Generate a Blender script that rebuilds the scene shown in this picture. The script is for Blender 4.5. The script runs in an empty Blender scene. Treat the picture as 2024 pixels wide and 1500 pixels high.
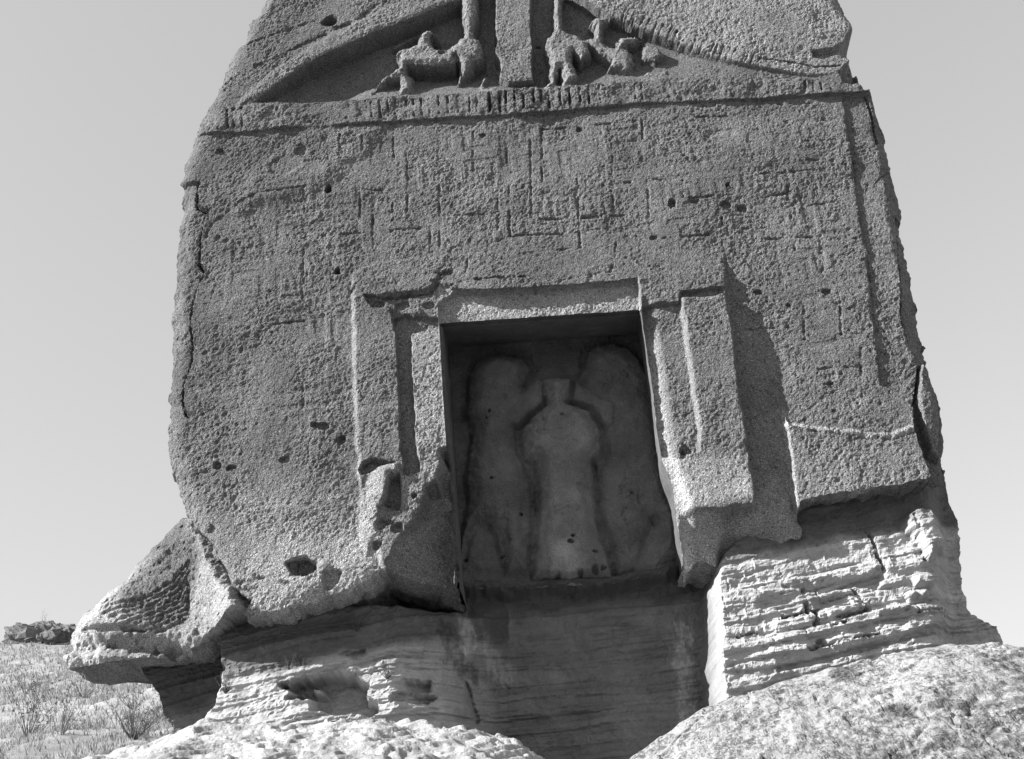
import bpy, math, numpy as np
R = math.radians
sc = bpy.context.scene
COL = sc.collection

# ------------------------------------------------------------------ camera
PW, PH, F = 2024.0, 1500.0, 2300.0          # photograph size, focal length in its pixels
CAM = np.array((0.0, -11.7, 1.6))
up_c = np.array((580 - PW/2, PH/2 + 3650, -F)); up_c /= np.linalg.norm(up_c)   # world up seen by the camera
fw_c = np.array((0.0, 0.0, -1.0))
x_c = np.cross(fw_c, up_c); x_c /= np.linalg.norm(x_c)                         # world +x seen by the camera
y_c = np.cross(up_c, x_c)                                                      # world +y seen by the camera
M = np.array((x_c, y_c, up_c))                                                 # camera -> world (rows = world axes)
cd = bpy.data.cameras.new('camera'); co = bpy.data.objects.new('camera', cd); COL.objects.link(co)
from mathutils import Matrix
m4 = Matrix.Identity(4)
for i in range(3):
    for j in range(3): m4[i][j] = float(M[i, j])
    m4[i][3] = float(CAM[i])
co.matrix_world = m4
cd.sensor_fit = 'HORIZONTAL'; cd.sensor_width = 36.0; cd.lens = F / PW * 36.0
cd.clip_start = 0.1; cd.clip_end = 3000
sc.camera = co

# ------------------------------------------------------------------ light
SUN_AZ, SUN_EL = 72.0, 32.0                 # degrees to the left of the facade's normal, above the horizon
wd = bpy.data.worlds.new('World'); sc.world = wd; wd.use_nodes = True
nt = wd.node_tree; nt.nodes.clear()
sky = nt.nodes.new('ShaderNodeTexSky'); sky.sky_type = 'NISHITA'; sky.sun_disc = False
sky.sun_elevation = R(SUN_EL); sky.sun_rotation = R(180 + SUN_AZ)
sky.air_density = 1.0; sky.dust_density = 0.6; sky.ozone_density = 1.0; sky.altitude = 1000
bw = nt.nodes.new('ShaderNodeSeparateColor'); pw = nt.nodes.new('ShaderNodeMath'); pw.operation = 'POWER'; pw.inputs[1].default_value = .5; bg = nt.nodes.new('ShaderNodeBackground'); ow = nt.nodes.new('ShaderNodeOutputWorld')
bg.inputs['Strength'].default_value = 0.15
nt.links.new(sky.outputs[0], bw.inputs[0]); nt.links.new(bw.outputs[2], pw.inputs[0]); nt.links.new(pw.outputs[0], bg.inputs[0]); nt.links.new(bg.outputs[0], ow.inputs[0])
sl = bpy.data.lights.new('sun', 'SUN'); so = bpy.data.objects.new('sun', sl); COL.objects.link(so)
sl.energy = 4.9; sl.angle = R(0.53); sl.color = (1, 1, 1)
so.rotation_euler = (R(90 - SUN_EL), 0, R(-SUN_AZ)); so.location = (-30, -15, 40)
sc.view_settings.view_transform = 'Standard'; sc.view_settings.look = 'None'
sc.view_settings.exposure = 1.3; sc.view_settings.gamma = 1.0
sc.view_settings.use_curve_mapping = False

# ------------------------------------------------------------------ photograph pixel -> place
def rays(px, py):
    px = np.asarray(px, float); py = np.asarray(py, float)
    c = np.stack((px - PW/2, PH/2 - py, np.full_like(px, -F)), -1)
    return c @ M.T
def P(px, py, y=0.0):                       # the point of the upright plane at depth y that shows at this pixel
    d = rays(px, py); t = (y - CAM[1]) / d[..., 1]
    return CAM[0] + d[..., 0]*t, CAM[2] + d[..., 2]*t
def proj(x, y, z):
    w = np.stack((np.asarray(x, float) - CAM[0], np.broadcast_to(y, np.shape(x)) - CAM[1], np.asarray(z, float) - CAM[2]), -1) @ M
    return PW/2 + F*w[..., 0]/-w[..., 2], PH/2 - F*w[..., 1]/-w[..., 2]

# ------------------------------------------------------------------ noise
class Perm:
    def __init__(s, seed):
        r = np.random.RandomState(seed); p = r.permutation(512); s.p = np.concatenate((p, p)); a = r.rand(512)*2*np.pi
        s.gx, s.gy = np.cos(a), np.sin(a); s.r = r.rand(512); s.r2 = r.rand(512)
_pc = {}
def perm(seed):
    if seed not in _pc: _pc[seed] = Perm(seed)
    return _pc[seed]
def noise(x, y, seed=0):
    T = perm(seed); xi = np.floor(x).astype(int); yi = np.floor(y).astype(int); fx = x - xi; fy = y - yi
    def g(i, j):
        k = T.p[(T.p[(xi + i) & 511] + yi + j) & 511]; return T.gx[k]*(fx - i) + T.gy[k]*(fy - j)
    u = fx*fx*fx*(fx*(fx*6 - 15) + 10); v = fy*fy*fy*(fy*(fy*6 - 15) + 10)
    a = g(0, 0)*(1 - u) + g(1, 0)*u; b = g(0, 1)*(1 - u) + g(1, 1)*u
    return (a*(1 - v) + b*v)*1.4
def fbm(x, y, wl, octv=4, seed=0, gain=.5):
    s = 0; a = 1.0
    for o in range(octv):
        s = s + a*noise(x/wl + 17.3*o, y/wl - 9.1*o, seed + o); wl *= .5; a *= gain
    return s
def cells(x, y, size, seed):                # distance to, and random value of, the nearest jittered cell point
    T = perm(seed); x = x/size; y = y/size; xi = np.floor(x).astype(int); yi = np.floor(y).astype(int)
    best = np.full(x.shape, 9.0); val = np.zeros(x.shape)
    for i in (-1, 0, 1):
        for j in (-1, 0, 1):
            k = T.p[(T.p[(xi + i) & 511] + yi + j) & 511]
            d = np.hypot(xi + i + T.r[k] - x, yi + j + T.r2[k] - y)
            m = d < best; best = np.where(m, d, best); val = np.where(m, T.gx[k], val)
    return best, val*.5 + .5
def pits(x, y, size, frac, rad, seed):      # 0..1 bowl-shaped hollows
    d, v = cells(x, y, size, seed); r = rad*(.5 + v/frac*.5)
    return np.where(v < frac, np.clip(1 - (d/np.maximum(r, 1e-3))**2, 0, 1), 0)
def sm(a, b, t):
    t = np.clip((t - a)/(b - a), 0, 1); return t*t*(3 - 2*t)
def mix(a, b, t): return a + (b - a)*t

# ------------------------------------------------------------------ carved rock faces: depth over an upright grid
class Field:
    def __init__(s, x0, x1, z0, z1, h, ref=0.0, yfun=None):
        s.h = h; s.ref = ref; s.yfun = yfun; s.x = np.arange(x0, x1 + h, h); s.z = np.arange(z0, z1 + h, h)
        s.X, s.Z = np.meshgrid(s.x, s.z); s.shape = s.X.shape
        s.D = np.zeros(s.shape); s.T = np.ones(s.shape); s.L = np.zeros(s.shape, int); s.mask = None
        s.PX, s.PY = proj(s.X, ref, s.Z)
        if yfun:
            for _ in range(3): s.PX, s.PY = proj(s.X, yfun(s.PX), s.Z)
    def pts(s, pl, y=None):
        a = np.array(pl, float); y = (s.yfun(a[:, 0]) if s.yfun else s.ref) if y is None else y
        x, z = P(a[:, 0], a[:, 1], y); return np.stack((x, z), 1)
    def win(s, q, pad):
        i0 = max(0, np.searchsorted(s.z, q[:, 1].min() - pad)); i1 = min(len(s.z), np.searchsorted(s.z, q[:, 1].max() + pad))
        j0 = max(0, np.searchsorted(s.x, q[:, 0].min() - pad)); j1 = min(len(s.x), np.searchsorted(s.x, q[:, 0].max() + pad))
        return slice(i0, i1), slice(j0, j1)
    def seg(s, q, w, closed):
        X, Z = s.X[w], s.Z[w]; best = np.full(X.shape, 1e9); ins = np.zeros(X.shape, bool); n = len(q)
        for i in range(n if closed else n - 1):
            a, b = q[i], q[(i + 1) % n]; dx, dz = b - a; L = dx*dx + dz*dz + 1e-12
            t = np.clip(((X - a[0])*dx + (Z - a[1])*dz)/L, 0, 1)
            best = np.minimum(best, (X - a[0] - t*dx)**2 + (Z - a[1] - t*dz)**2)
            if closed:
                c = (a[1] > Z) != (b[1] > Z)
                with np.errstate(divide='ignore', invalid='ignore'):
                    ins ^= c & (X < (b[0] - a[0])*(Z - a[1])/(b[1] - a[1] if b[1] != a[1] else 1e-12) + a[0])
        d = np.sqrt(best)
        return np.where(ins, d, -d) if closed else d
    def sdf(s, pl, y=None, pad=.35, rough=0.0, rw=.12, seed=5):
        q = s.pts(pl, y); w = s.win(q, pad); out = np.full(s.shape, -float(pad))
        d = s.seg(q, w, True)
        if rough: d = d + rough*fbm(s.X[w], s.Z[w], rw, 3, seed)
        out[w] = d; return out
    def line(s, pl, y=None, pad=.3, rough=0.0, rw=.1, seed=6):
        q = s.pts(pl, y); w = s.win(q, pad); out = np.full(s.shape, float(pad))
        X, Z = s.X, s.Z
        d = s.seg(q, w, False)
        if rough: d = np.abs(d + rough*fbm(X[w], Z[w], rw, 2, seed))
        out[w] = d; return out
    def level(s, pl, depth, w=.015, y=None, rough=.012, rw=.12, seed=5, tone=None, label=None, rel=False, pad=.35):
        d = s.sdf(pl, y, pad, rough, rw, seed); k = sm(-w, w, d)
        s.D = mix(s.D, s.D + depth if rel else depth, k)
        if tone is not None: s.T = mix(s.T, tone, k)
        if label is not None: s.L[d > 0] = label
        return d
    def groove(s, pl, depth, width, y=None, rough=.006, seed=6, tone=None, ero=False):
        d = s.line(pl, y, max(.1, width*2), rough, .08, seed); w_ = d < width*1.8; d[w_] += .45*width*noise(s.X[w_]/.035, s.Z[w_]/.035, seed + 1); k = 1 - sm(width*.1, width, d)
        s.D += depth*k*(s.ero() if ero else 1)
        if tone is not None: s.T = mix(s.T, tone, k)
    def ero(s):
        if not hasattr(s, '_e'): s._e = .12 + 1.1*sm(-.35, .5, fbm(s.X, s.Z, .20, 3, 9))
        return s._e
    def hole(s, px, py, rx, ry, depth, seed=3, tone=None, y=None):
        x, z = P(px, py, s.ref if y is None else y); k = 172.0
        d = np.hypot((s.X - x)/(rx/k), (s.Z - z)/(ry/k)); w = d < 3; d[w] += .6*fbm(s.X[w], s.Z[w], 1.1*(rx + ry)/k, 3, seed)
        q = 1 - sm(.6, 1.1, d); s.D += depth*q
        if tone is not None: s.T = mix(s.T, tone, q)
    def outline(s, d, back, rings):
        """cut the grid to d > 0, snap its border to the outline and note the border"""
        gz, gx = np.gradient(d, s.h); g = np.hypot(gx, gz) + 1e-6
        ins = d > 0
        keep = ins[:-1, :-1] | ins[1:, :-1] | ins[:-1, 1:] | ins[1:, 1:]
        near = np.zeros(s.shape, bool)
        near[:-1, :-1] |= keep; near[1:, :-1] |= keep; near[:-1, 1:] |= keep; near[1:, 1:] |= keep
        out = near & ~ins
        mv = np.where(out, np.clip(-d/g, 0, s.h*1.5), 0)
        s.X = s.X + mv*gx/g; s.Z = s.Z + mv*gz/g
        s.keep = keep; s.back = back; s.rings = rings

ROCK = {}
def mesh_obj(name, V, Fq, mat, parent=None, tone=None, smooth=False):
    me = bpy.data.meshes.new(name); V = np.asarray(V, np.float32); Fq = np.asarray(Fq, np.int32)
    k = Fq.shape[1]
    me.vertices.add(len(V)); me.vertices.foreach_set('co', V.ravel())
    me.loops.add(Fq.size); me.loops.foreach_set('vertex_index', Fq.ravel())
    me.polygons.add(len(Fq)); me.polygons.foreach_set('loop_start', np.arange(0, Fq.size, k, dtype=np.int32))
    me.polygons.foreach_set('loop_total', np.full(len(Fq), k, np.int32))
    me.polygons.foreach_set('use_smooth', np.full(len(Fq), smooth, bool))
    if tone is not None:
        a = me.attributes.new('tone', 'FLOAT', 'POINT'); a.data.foreach_set('value', np.asarray(tone, np.float32).ravel())
    me.update(calc_edges=True); me.validate()
    me.materials.append(mat)
    o = bpy.data.objects.new(name, me); COL.objects.link(o)
    if parent is not None:
        o.parent = parent; o.location = tuple(-np.array(ROOTS[parent.name])) if parent.name in ROOTS else (0, 0, 0)
    return o
ROOTS = {}
def empty(name, loc, label, cat, group=None):
    o = bpy.data.objects.new(name, None); COL.objects.link(o); o.location = loc; o.empty_display_size = .3
    ROOTS[o.name] = tuple(loc); o['label'] = label; o['category'] = cat
    if group: o['group'] = group
    return o
def tag(o, label, cat=None, group=None, kind=None):
    if label: o['label'] = label
    if cat: o['category'] = cat
    if group: o['group'] = group
    if kind: o['kind'] = kind
    return o

def emit(f, names, mat, parent, body=None, bodymat=None, bt=None):
    """one mesh for each label of the field; names[label] = (name, description or None, parent label or None)"""
    nz, nx = f.shape; idx = np.arange(nz*nx).reshape(nz, nx)
    q = np.stack((idx[:-1, :-1], idx[:-1, 1:], idx[1:, 1:], idx[1:, :-1]), -1)
    kp = f.keep & (f.L[:-1, :-1] >= 0)
    lab = np.maximum(np.maximum(f.L[:-1, :-1], f.L[1:, 1:]), np.maximum(f.L[1:, :-1], f.L[:-1, 1:]))
    V = np.stack((f.X.ravel(), f.D.ravel(), f.Z.ravel()), 1); T = f.T.ravel(); objs = {}
    for l in sorted(names):
        qs = q[kp & (lab == l)]
        if not len(qs): continue
        u, inv = np.unique(qs.ravel(), return_inverse=True)
        n, desc, par = names[l]
        o = mesh_obj(n, V[u], inv.reshape(-1, 4), mat, None, T[u]); objs[l] = o
        if par is None: o.parent = parent; o.location = tuple(-np.array(ROOTS[parent.name]))
        else: o.parent = objs[par]
        if desc: o['label'] = desc
    if body:
        e = np.concatenate((np.stack((q[kp][:, 0], q[kp][:, 1]), 1), np.stack((q[kp][:, 1], q[kp][:, 2]), 1),
                            np.stack((q[kp][:, 2], q[kp][:, 3]), 1), np.stack((q[kp][:, 3], q[kp][:, 0]), 1)))
        key = np.sort(e, 1); key = key[:, 0].astype(np.int64)*(nz*nx) + key[:, 1]
        uq, first, cnt = np.unique(key, return_index=True, return_counts=True)
        be = e[first[cnt == 1]]
        if f.nocap is not None:             # the border of the opening is walled by its own mesh
            mid = f.nocap.ravel(); be = be[~(mid[be[:, 0]] & mid[be[:, 1]])]
        u, inv = np.unique(be.ravel(), return_inverse=True); be = inv.reshape(-1, 2); B = V[u]; n = len(B)
        c = np.array((B[:, 0].mean(), 0, B[:, 2].mean())); VV = [B]; TT = [T[u]]; QQ = []
        for r, (yy, scl) in enumerate(f.rings):
            nb = B.copy(); nb[:, 0] = c[0] + (B[:, 0] - c[0])*scl; nb[:, 2] = c[2] + (B[:, 2] - c[2])*scl
            nb[:, 1] = np.maximum(B[:, 1] + .02*(r + 1), yy + .05*fbm(B[:, 0], B[:, 2] + yy, .4, 3, 77))
            if r < len(f.rings) - 1:
                nb[:, 2] += .05*fbm(B[:, 0] + B[:, 2]*.6, nb[:, 1], .35, 4, 78, .6); nb[:, 0] += .05*fbm(B[:, 2] - B[:, 0]*.6, nb[:, 1], .35, 4, 79, .6)
            VV.append(nb); TT.append(T[u] if bt is None else np.full(n, bt))
            QQ.append(np.stack((be[:, 1] + r*n, be[:, 0] + r*n, be[:, 0] + (r + 1)*n, be[:, 1] + (r + 1)*n), 1))
        o = mesh_obj(body, np.concatenate(VV), np.concatenate(QQ), bodymat or mat, parent, np.concatenate(TT))
    return objs

# ------------------------------------------------------------------ materials
def stone(name, base, dark, spot, bump=1.0, fine=70.0, rough=.95, lich=None):
    m = bpy.data.materials.new(name); m.use_nodes = True; t = m.node_tree; N = t.nodes; N.clear()
    L = t.links.new
    out = N.new('ShaderNodeOutputMaterial'); b = N.new('ShaderNodeBsdfPrincipled'); L(b.outputs[0], out.inputs[0])
    b.inputs['Roughness'].default_value = rough; b.inputs['Specular IOR Level'].default_value = .1
    geo = N.new('ShaderNodeNewGeometry'); at = N.new('ShaderNodeAttribute'); at.attribute_name = 'tone'
    def nz(scale, det, ro=.6, dist=0.0):
        n = N.new('ShaderNodeTexNoise'); n.inputs['Scale'].default_value = scale; n.inputs['Detail'].default_value = det
        n.inputs['Roughness'].default_value = ro; n.inputs['Distortion'].default_value = dist
        L(geo.outputs['Position'], n.inputs['Vector']); return n.outputs['Fac']
    def ramp(src, a, c, lo, hi):
        r = N.new('ShaderNodeMapRange'); r.inputs['From Min'].default_value = a; r.inputs['From Max'].default_value = c
        r.inputs['To Min'].default_value = lo; r.inputs['To Max'].default_value = hi; L(src, r.inputs['Value']); return r.outputs[0]
    def mul(p, q):
        r = N.new('ShaderNodeMath'); r.operation = 'MULTIPLY'
        for k, s in enumerate((p, q)):
            if isinstance(s, (int, float)): r.inputs[k].default_value = s
            else: L(s, r.inputs[k])
        return r.outputs[0]
    big = nz(1.6, 5, .65, .4); mid = nz(9, 5, .7); grain = nz(fine, 4, .75); spk = nz(fine*.55, 3, .7)
    v = ramp(big, .3, .7, 1 - dark, 1 + dark*.6)
    v = mul(v, ramp(mid, .3, .7, 1 - dark*.6, 1 + dark*.5))
    v = mul(v, ramp(grain, .33, .67, 1 - spot, 1 + spot))
    v = mul(v, ramp(spk, .34, .42, 1 - spot*1.1, 1.0)); v = mul(v, ramp(nz(fine*.8, 2, .6), .56, .68, 1.0, 1 + spot*1.2))
    if lich:
        a = nz(3.2, 6, .75, .8); c = nz(22, 5, .8, .5)
        r = N.new('ShaderNodeMath'); r.operation = 'ADD'; L(ramp(a, .40, .62, 0, .55), r.inputs[0]); L(ramp(c, .42, .58, 0, .55), r.inputs[1])
        v = mul(v, ramp(r.outputs[0], .5, .8, 1.0, 1 - lich))
    v = mul(mul(v, base), at.outputs['Fac'])
    cc = N.new('ShaderNodeCombineColor')
    for i in range(3): L(v, cc.inputs[i])
    L(cc.outputs[0], b.inputs['Base Color'])
    vo = N.new('ShaderNodeTexVoronoi'); vo.inputs['Scale'].default_value = fine*.6; L(geo.outputs['Position'], vo.inputs['Vector'])
    h = N.new('ShaderNodeMath'); h.operation = 'ADD'; L(ramp(vo.outputs['Distance'], 0, .45, -.6, 0), h.inputs[0]); L(grain, h.inputs[1])
    bp = N.new('ShaderNodeBump'); bp.inputs['Strength'].default_value = min(1, bump); bp.inputs['Distance'].default_value = .011*bump
    L(h.outputs[0], bp.inputs['Height']); L(bp.outputs[0], b.inputs['Normal'])
    return m
MAT_FACE = stone('weathered_stone', .168, .22, .66, 1.9, 75)
MAT_BASE = stone('layered_stone', .27, .20, .14, .7, 80)
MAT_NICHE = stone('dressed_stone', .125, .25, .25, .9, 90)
MAT_BOULD = stone('lichen_stone', .25, .14, .16, .9, 60, lich=.62)
MAT_GROUND = stone('dry_earth', .26, .25, .25, 1.0, 40)
MAT_HILL = stone('hill_rock', .16, .3, .25, .8, 20)
def plain(name, v, var=.25, scale=6):
    m = bpy.data.materials.new(name); m.use_nodes = True; t = m.node_tree; b = t.nodes['Principled BSDF']
    n = t.nodes.new('ShaderNodeTexNoise'); n.inputs['Scale'].default_value = scale
    g = t.nodes.new('ShaderNodeNewGeometry'); t.links.new(g.outputs['Position'], n.inputs['Vector'])
    r = t.nodes.new('ShaderNodeMapRange'); r.inputs[1].default_value = .3; r.inputs[2].default_value = .7
    r.inputs[3].default_value = v*(1 - var); r.inputs[4].default_value = v*(1 + var)
    t.links.new(n.outputs['Fac'], r.inputs[0]); c = t.nodes.new('ShaderNodeCombineColor')
    for i in range(3): t.links.new(r.outputs[0], c.inputs[i])
    t.links.new(c.outputs[0], b.inputs['Base Color']); b.inputs['Roughness'].default_value = 1
    b.inputs['Specular IOR Level'].default_value = .05
    return m
MAT_GRASS = plain('dry_grass', .27, .4); MAT_TWIG = plain('dry_twigs', .09); MAT_LEAF = plain('dull_leaves', .12)

# ================================================================== the monument
root_z = float(P(900, 1480, .6)[1]) - .6
mon = empty('rock_monument', (0.0, 1.5, root_z), 'towering carved rock shrine with gabled top and dark niche holding statues', 'monument')

# ------------------------------------------------------------------ front face
x0 = P(300, 900)[0] - .2; x1 = P(1915, 960)[0] + .2; z0 = P(420, 1275)[1] - .1; z1 = P(1000, -70)[1]
f = Field(float(x0), float(x1), float(z0), float(z1), .0125)
X, Z, PX, PY = f.X, f.Z, f.PX, f.PY
OUT = [(620, -140), (560, -60), (528, 5), (514, 32), (495, 49), (484, 83), (465, 101), (450, 143), (424, 195), (396, 255), (371, 323), (362, 360),
       (359, 405), (354, 450), (349, 525), (346, 560), (337, 633), (340, 677), (337, 725), (333, 798), (337, 830), (332, 875),
       (335, 908), (348, 952), (362, 993), (376, 1027), (404, 1056), (426, 1089), (448, 1129), (470, 1162), (495, 1185), (480, 1217),
       (532, 1206), (605, 1188), (660, 1173), (715, 1154), (754, 1124), (775, 1128), (798, 1138), (889, 1148), (899, 1149), (930, 1040), (1300, 1020), (1353, 1094), (1385, 1088), (1420, 1100), (1480, 1075), (1540, 1062), (1585, 1050), (1579, 998), (1640, 982), (1700, 975), (1760, 966), (1836, 950),
       (1858, 946), (1872, 926), (1873, 905), (1868, 870), (1856, 810), (1840, 746), (1830, 694), (1824, 662), (1816, 614), (1800, 514),
       (1792, 498), (1785, 466), (1779, 435), (1775, 387), (1767, 348), (1755, 300), (1745, 277), (1739, 209), (1738, 180), (1722, 166), (1738, 157),
       (1733, 147), (1716, 150), (1712, 134), (1704, 115), (1704, 75), (1702, 62), (1688, 51), (1672, 31), (1655, 0), (1630, -60), (1590, -140)]
oa = np.array(OUT, float); oy = np.interp(oa[:, 1], [960, 1080], [.15, .03]); oy[(oa[:, 0] > 1840) & (oa[:, 1] > 700)] = .3
OD = f.sdf(OUT, y=oy, pad=30, rough=.03, rw=.3, seed=11) + .010*fbm(X, Z, .06, 2, 12)
NICHE = [(868, 633), (1264, 606), (1275, 660), (1290, 760), (1300, 850), (1308, 905), (1330, 960), (1340, 1040), (1356, 1092), (1351, 1110),
         (1217, 1160), (1055, 1175), (995, 1170), (902, 1170), (896, 1100), (887, 950), (876, 780)]
D = .03*fbm(X, Z, 1.6, 2, 21)
D = D + .16*np.clip(1 - OD/.22, 0, 1)**2*(1 - .8*sm(990, 1090, PY))                     # worn arris of the block
f.D = D
# pale bands where the crust has broken off towards the lower edge
low = sm(900, 1130, PY + 40*fbm(X, Z, .6, 3, 31)); f.T = 1 + 1.15*low*sm(330, 560, PX)
f.T *= 1 - .10*sm(700, 450, PX)*sm(1000, 300, PY)
f.T *= 1 + .20*fbm(X, Z, 1.1, 4, 32, .6)

# gable: sunk triangular field
TYM = [(500, 205), (530, 182), (562, 158), (605, 128), (655, 102), (705, 80), (760, 58), (830, 30), (920, -10), (1000, -75), (1060, -75), (1120, -20), (1200, 32),
       (1260, 57), (1330, 84), (1400, 112), (1450, 127), (1510, 138), (1500, 144), (1400, 152), (1340, 155), (1200, 167), (1060, 174), (930, 184), (760, 194), (690, 200), (600, 207)]
td = f.sdf(TYM, rough=.012)
dep = np.interp(PX, [500, 560, 640, 980, 1080, 1200, 1300, 1400, 1500], [.08, .26, .33, .28, .25, .18, .12, .06, .02])
bot = f.line([(500, 206), (600, 207), (690, 200), (760, 194), (930, 184), (1060, 174), (1200, 167), (1340, 155), (1500, 144)], pad=1.2)
slope = np.interp(PX, [500, 650, 720, 800, 1000, 1060, 1090, 1250, 1500], [.05, .12, .52, .58, .45, .14, .2, .5, .5])
kt = sm(-.012, .02, td)
f.D = f.D + dep*kt*np.clip(bot/slope, 0, 1); f.L[td > 0] = 3
f.T = mix(f.T, .9, kt)
# gable beams: labels and mouldings
BL = [(440, 215), (500, 205), (530, 182), (562, 158), (605, 128), (655, 102), (705, 80), (760, 58), (830, 30), (920, -10), (1000, -75), (900, -110), (760, -40), (640, 20), (560, 75), (480, 140), (430, 190)]
d = f.sdf(BL); f.L[(d > 0) & (f.L == 0)] = 1
f.groove([(440, 165), (480, 140), (540, 118), (600, 88), (640, 66), (700, 40), (760, 5)], .03, .045, rough=.03, ero=True)
f.level([(470, 212), (530, 180), (605, 126), (705, 76), (830, 26), (900, -6), (860, -20), (760, 18), (650, 72), (560, 128), (490, 185)], -.02, .05, rel=True, tone=1.25)
f.hole(649, 40, 20, 18, .18)
f.groove([(490, 85), (560, 62), (620, 40)], .025, .035, rough=.025, ero=True)
BR = [(1060, -75), (1120, -20), (1200, 32), (1260, 57), (1330, 84), (1400, 112), (1450, 127), (1510, 138), (1600, 150), (1670, 140), (1715, 130), (1700, 60), (1672, 31), (1630, -60), (1500, -120), (1150, -120)]
d = f.sdf(BR); f.L[(d > 0) & (f.L == 0)] = 2
k = sm(-.01, .03, d); f.D -= .05*k*sm(1690, 1500, PX); f.T = mix(f.T, 1.55, k)
ln = [(1225, 38), (1270, 55), (1330, 80), (1400, 106), (1460, 122), (1510, 130)]
for t in np.clip(np.linspace(0, 1, 23) + .012*np.random.RandomState(3).randn(23), 0, 1):                              # toothed moulding along the right beam
    i = t*(len(ln) - 1.001); a = ln[int(i)]; b = ln[int(i) + 1]; u = i - int(i)
    px = a[0] + (b[0] - a[0])*u; py = a[1] + (b[1] - a[1])*u
    f.groove([(px - 2, py + 3), (px + 7, py - 17)], .045*(1 - .5*t), .022, rough=.012, ero=True, seed=int(t*90))
f.groove([(1500, 118), (1560, 124), (1610, 132), (1660, 128)], .05, .014)
# sphinxes and king post
def zp(pl, ox, oy, s): return [(ox + a/s, oy + b/s) for a, b in pl]
SL = zp([(830, 280), (860, 230), (930, 200), (1000, 205), (1040, 245), (965, 270), (970, 335), (1030, 375), (1150, 370), (1220, 330), (1240, 280), (1290, 270),
         (1310, 190), (1275, 60), (1270, -200), (1440, -200), (1440, 60), (1400, 180), (1400, 260), (1470, 310), (1505, 390), (1480, 480), (1400, 520), (1360, 600),
         (1300, 670), (1240, 720), (1270, 600), (1240, 500), (1200, 540), (1000, 570), (740, 550), (725, 640), (790, 660), (790, 830), (660, 840), (655, 690), (560, 690),
         (430, 760), (370, 810), (440, 720), (560, 620), (640, 570), (640, 460), (610, 440), (640, 400), (760, 360), (830, 340)], 660, 20, 5.06)
SLF = zp([(1430, 840), (1450, 740), (1480, 650), (1530, 640), (1545, 670), (1505, 720), (1520, 760), (1610, 760), (1600, 850)], 660, 20, 5.06)
KP = zp([(1610, -300), (1600, 170), (1630, 300), (1600, 400), (1640, 470), (1660, 560), (1640, 680), (1740, 745), (2010, 715), (1990, 560), (2000, 400), (1980, 200), (1980, -300)], 660, 20, 5.06)
SR = zp([(480, -200), (480, 150), (460, 230), (400, 280), (385, 370), (430, 470), (430, 640), (440, 720), (380, 760), (380, 810), (500, 760), (520, 640), (540, 580),
         (560, 640), (560, 800), (740, 680), (700, 600), (660, 470), (680, 420), (750, 500), (860, 430), (830, 350), (900, 400), (1000, 470), (1050, 500), (1020, 580),
         (1240, 620), (1280, 510), (1270, 430), (1180, 380), (1300, 320), (1380, 290), (1300, 260), (1130, 270), (1080, 370), (1000, 340), (960, 290), (980, 160), (1040, 80),
         (960, 60), (880, 70), (830, 130), (890, 160), (880, 270), (800, 290), (720, 250), (620, 210), (575, 190), (560, 60), (560, -200)], 1000, 20, 5.06)
SRH = zp([(1360, 350), (1480, 330), (1580, 400), (1570, 470), (1500, 520), (1400, 510), (1340, 440)], 1000, 20, 5.06)
SRP = zp([(1330, 690), (1340, 640), (1420, 590), (1500, 610), (1620, 570), (1630, 620), (1560, 720)], 1000, 20, 5.06)
def relief(fl, pl, top, lab, edge=.04, tone=None, rough=.01, y=None, dome=0.0, dw=.25, grow=0.0):
    d = fl.sdf(pl, y, rough=rough, rw=.09, seed=41) + grow; k = sm(-.008, edge, d)
    tgt = np.minimum(fl.D, top - dome*sm(0, dw, d)); fl.D = mix(fl.D, tgt, k)
    if tone: fl.T = mix(fl.T, tone, k)
    if lab is not None: fl.L[d > 0] = lab
    return d
relief(f, SL, .02, 4, .05, 1.4, dome=.06, dw=.12, grow=.022, rough=.022); relief(f, SLF, .03, 4, .04, 1.4)
dl = f.line(zp([(580, 270), (640, 230), (760, 175), (860, 150), (910, 110)], 660, 20, 5.06), rough=.01)
k = 1 - sm(.008, .045, dl); f.D -= .10*k
relief(f, SR, .02, 5, .05, 1.4, dome=.06, dw=.12, grow=.022, rough=.022); relief(f, SRH, .03, 5, .05, 1.3, dome=.04, dw=.1, rough=.03, grow=.015); relief(f, SRP, .02, 5, .05, 1.4)
relief(f, KP, -.01, 6, .03, 1.2)
f.hole(873, 106, 9, 5, .05); f.hole(900, 112, 6, 8, .05); f.hole(1064, 68, 6, 4, .06)
# broken corner on the right of the gable
f.level(zp([(1600, 330), (1700, 200), (1800, 230), (1790, 500), (1840, 580), (1845, 640), (1900, 660), (1915, 760), (1760, 815), (1620, 720), (1580, 600), (1690, 480), (1600, 440)], 1350, 20, 5.06), .45, .03, rough=.02)
f.level(zp([(1290, 410), (1500, 375), (1650, 300), (1620, 420), (1400, 475), (1310, 465)], 1350, 20, 5.06), .10, .02, rel=True)

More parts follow.
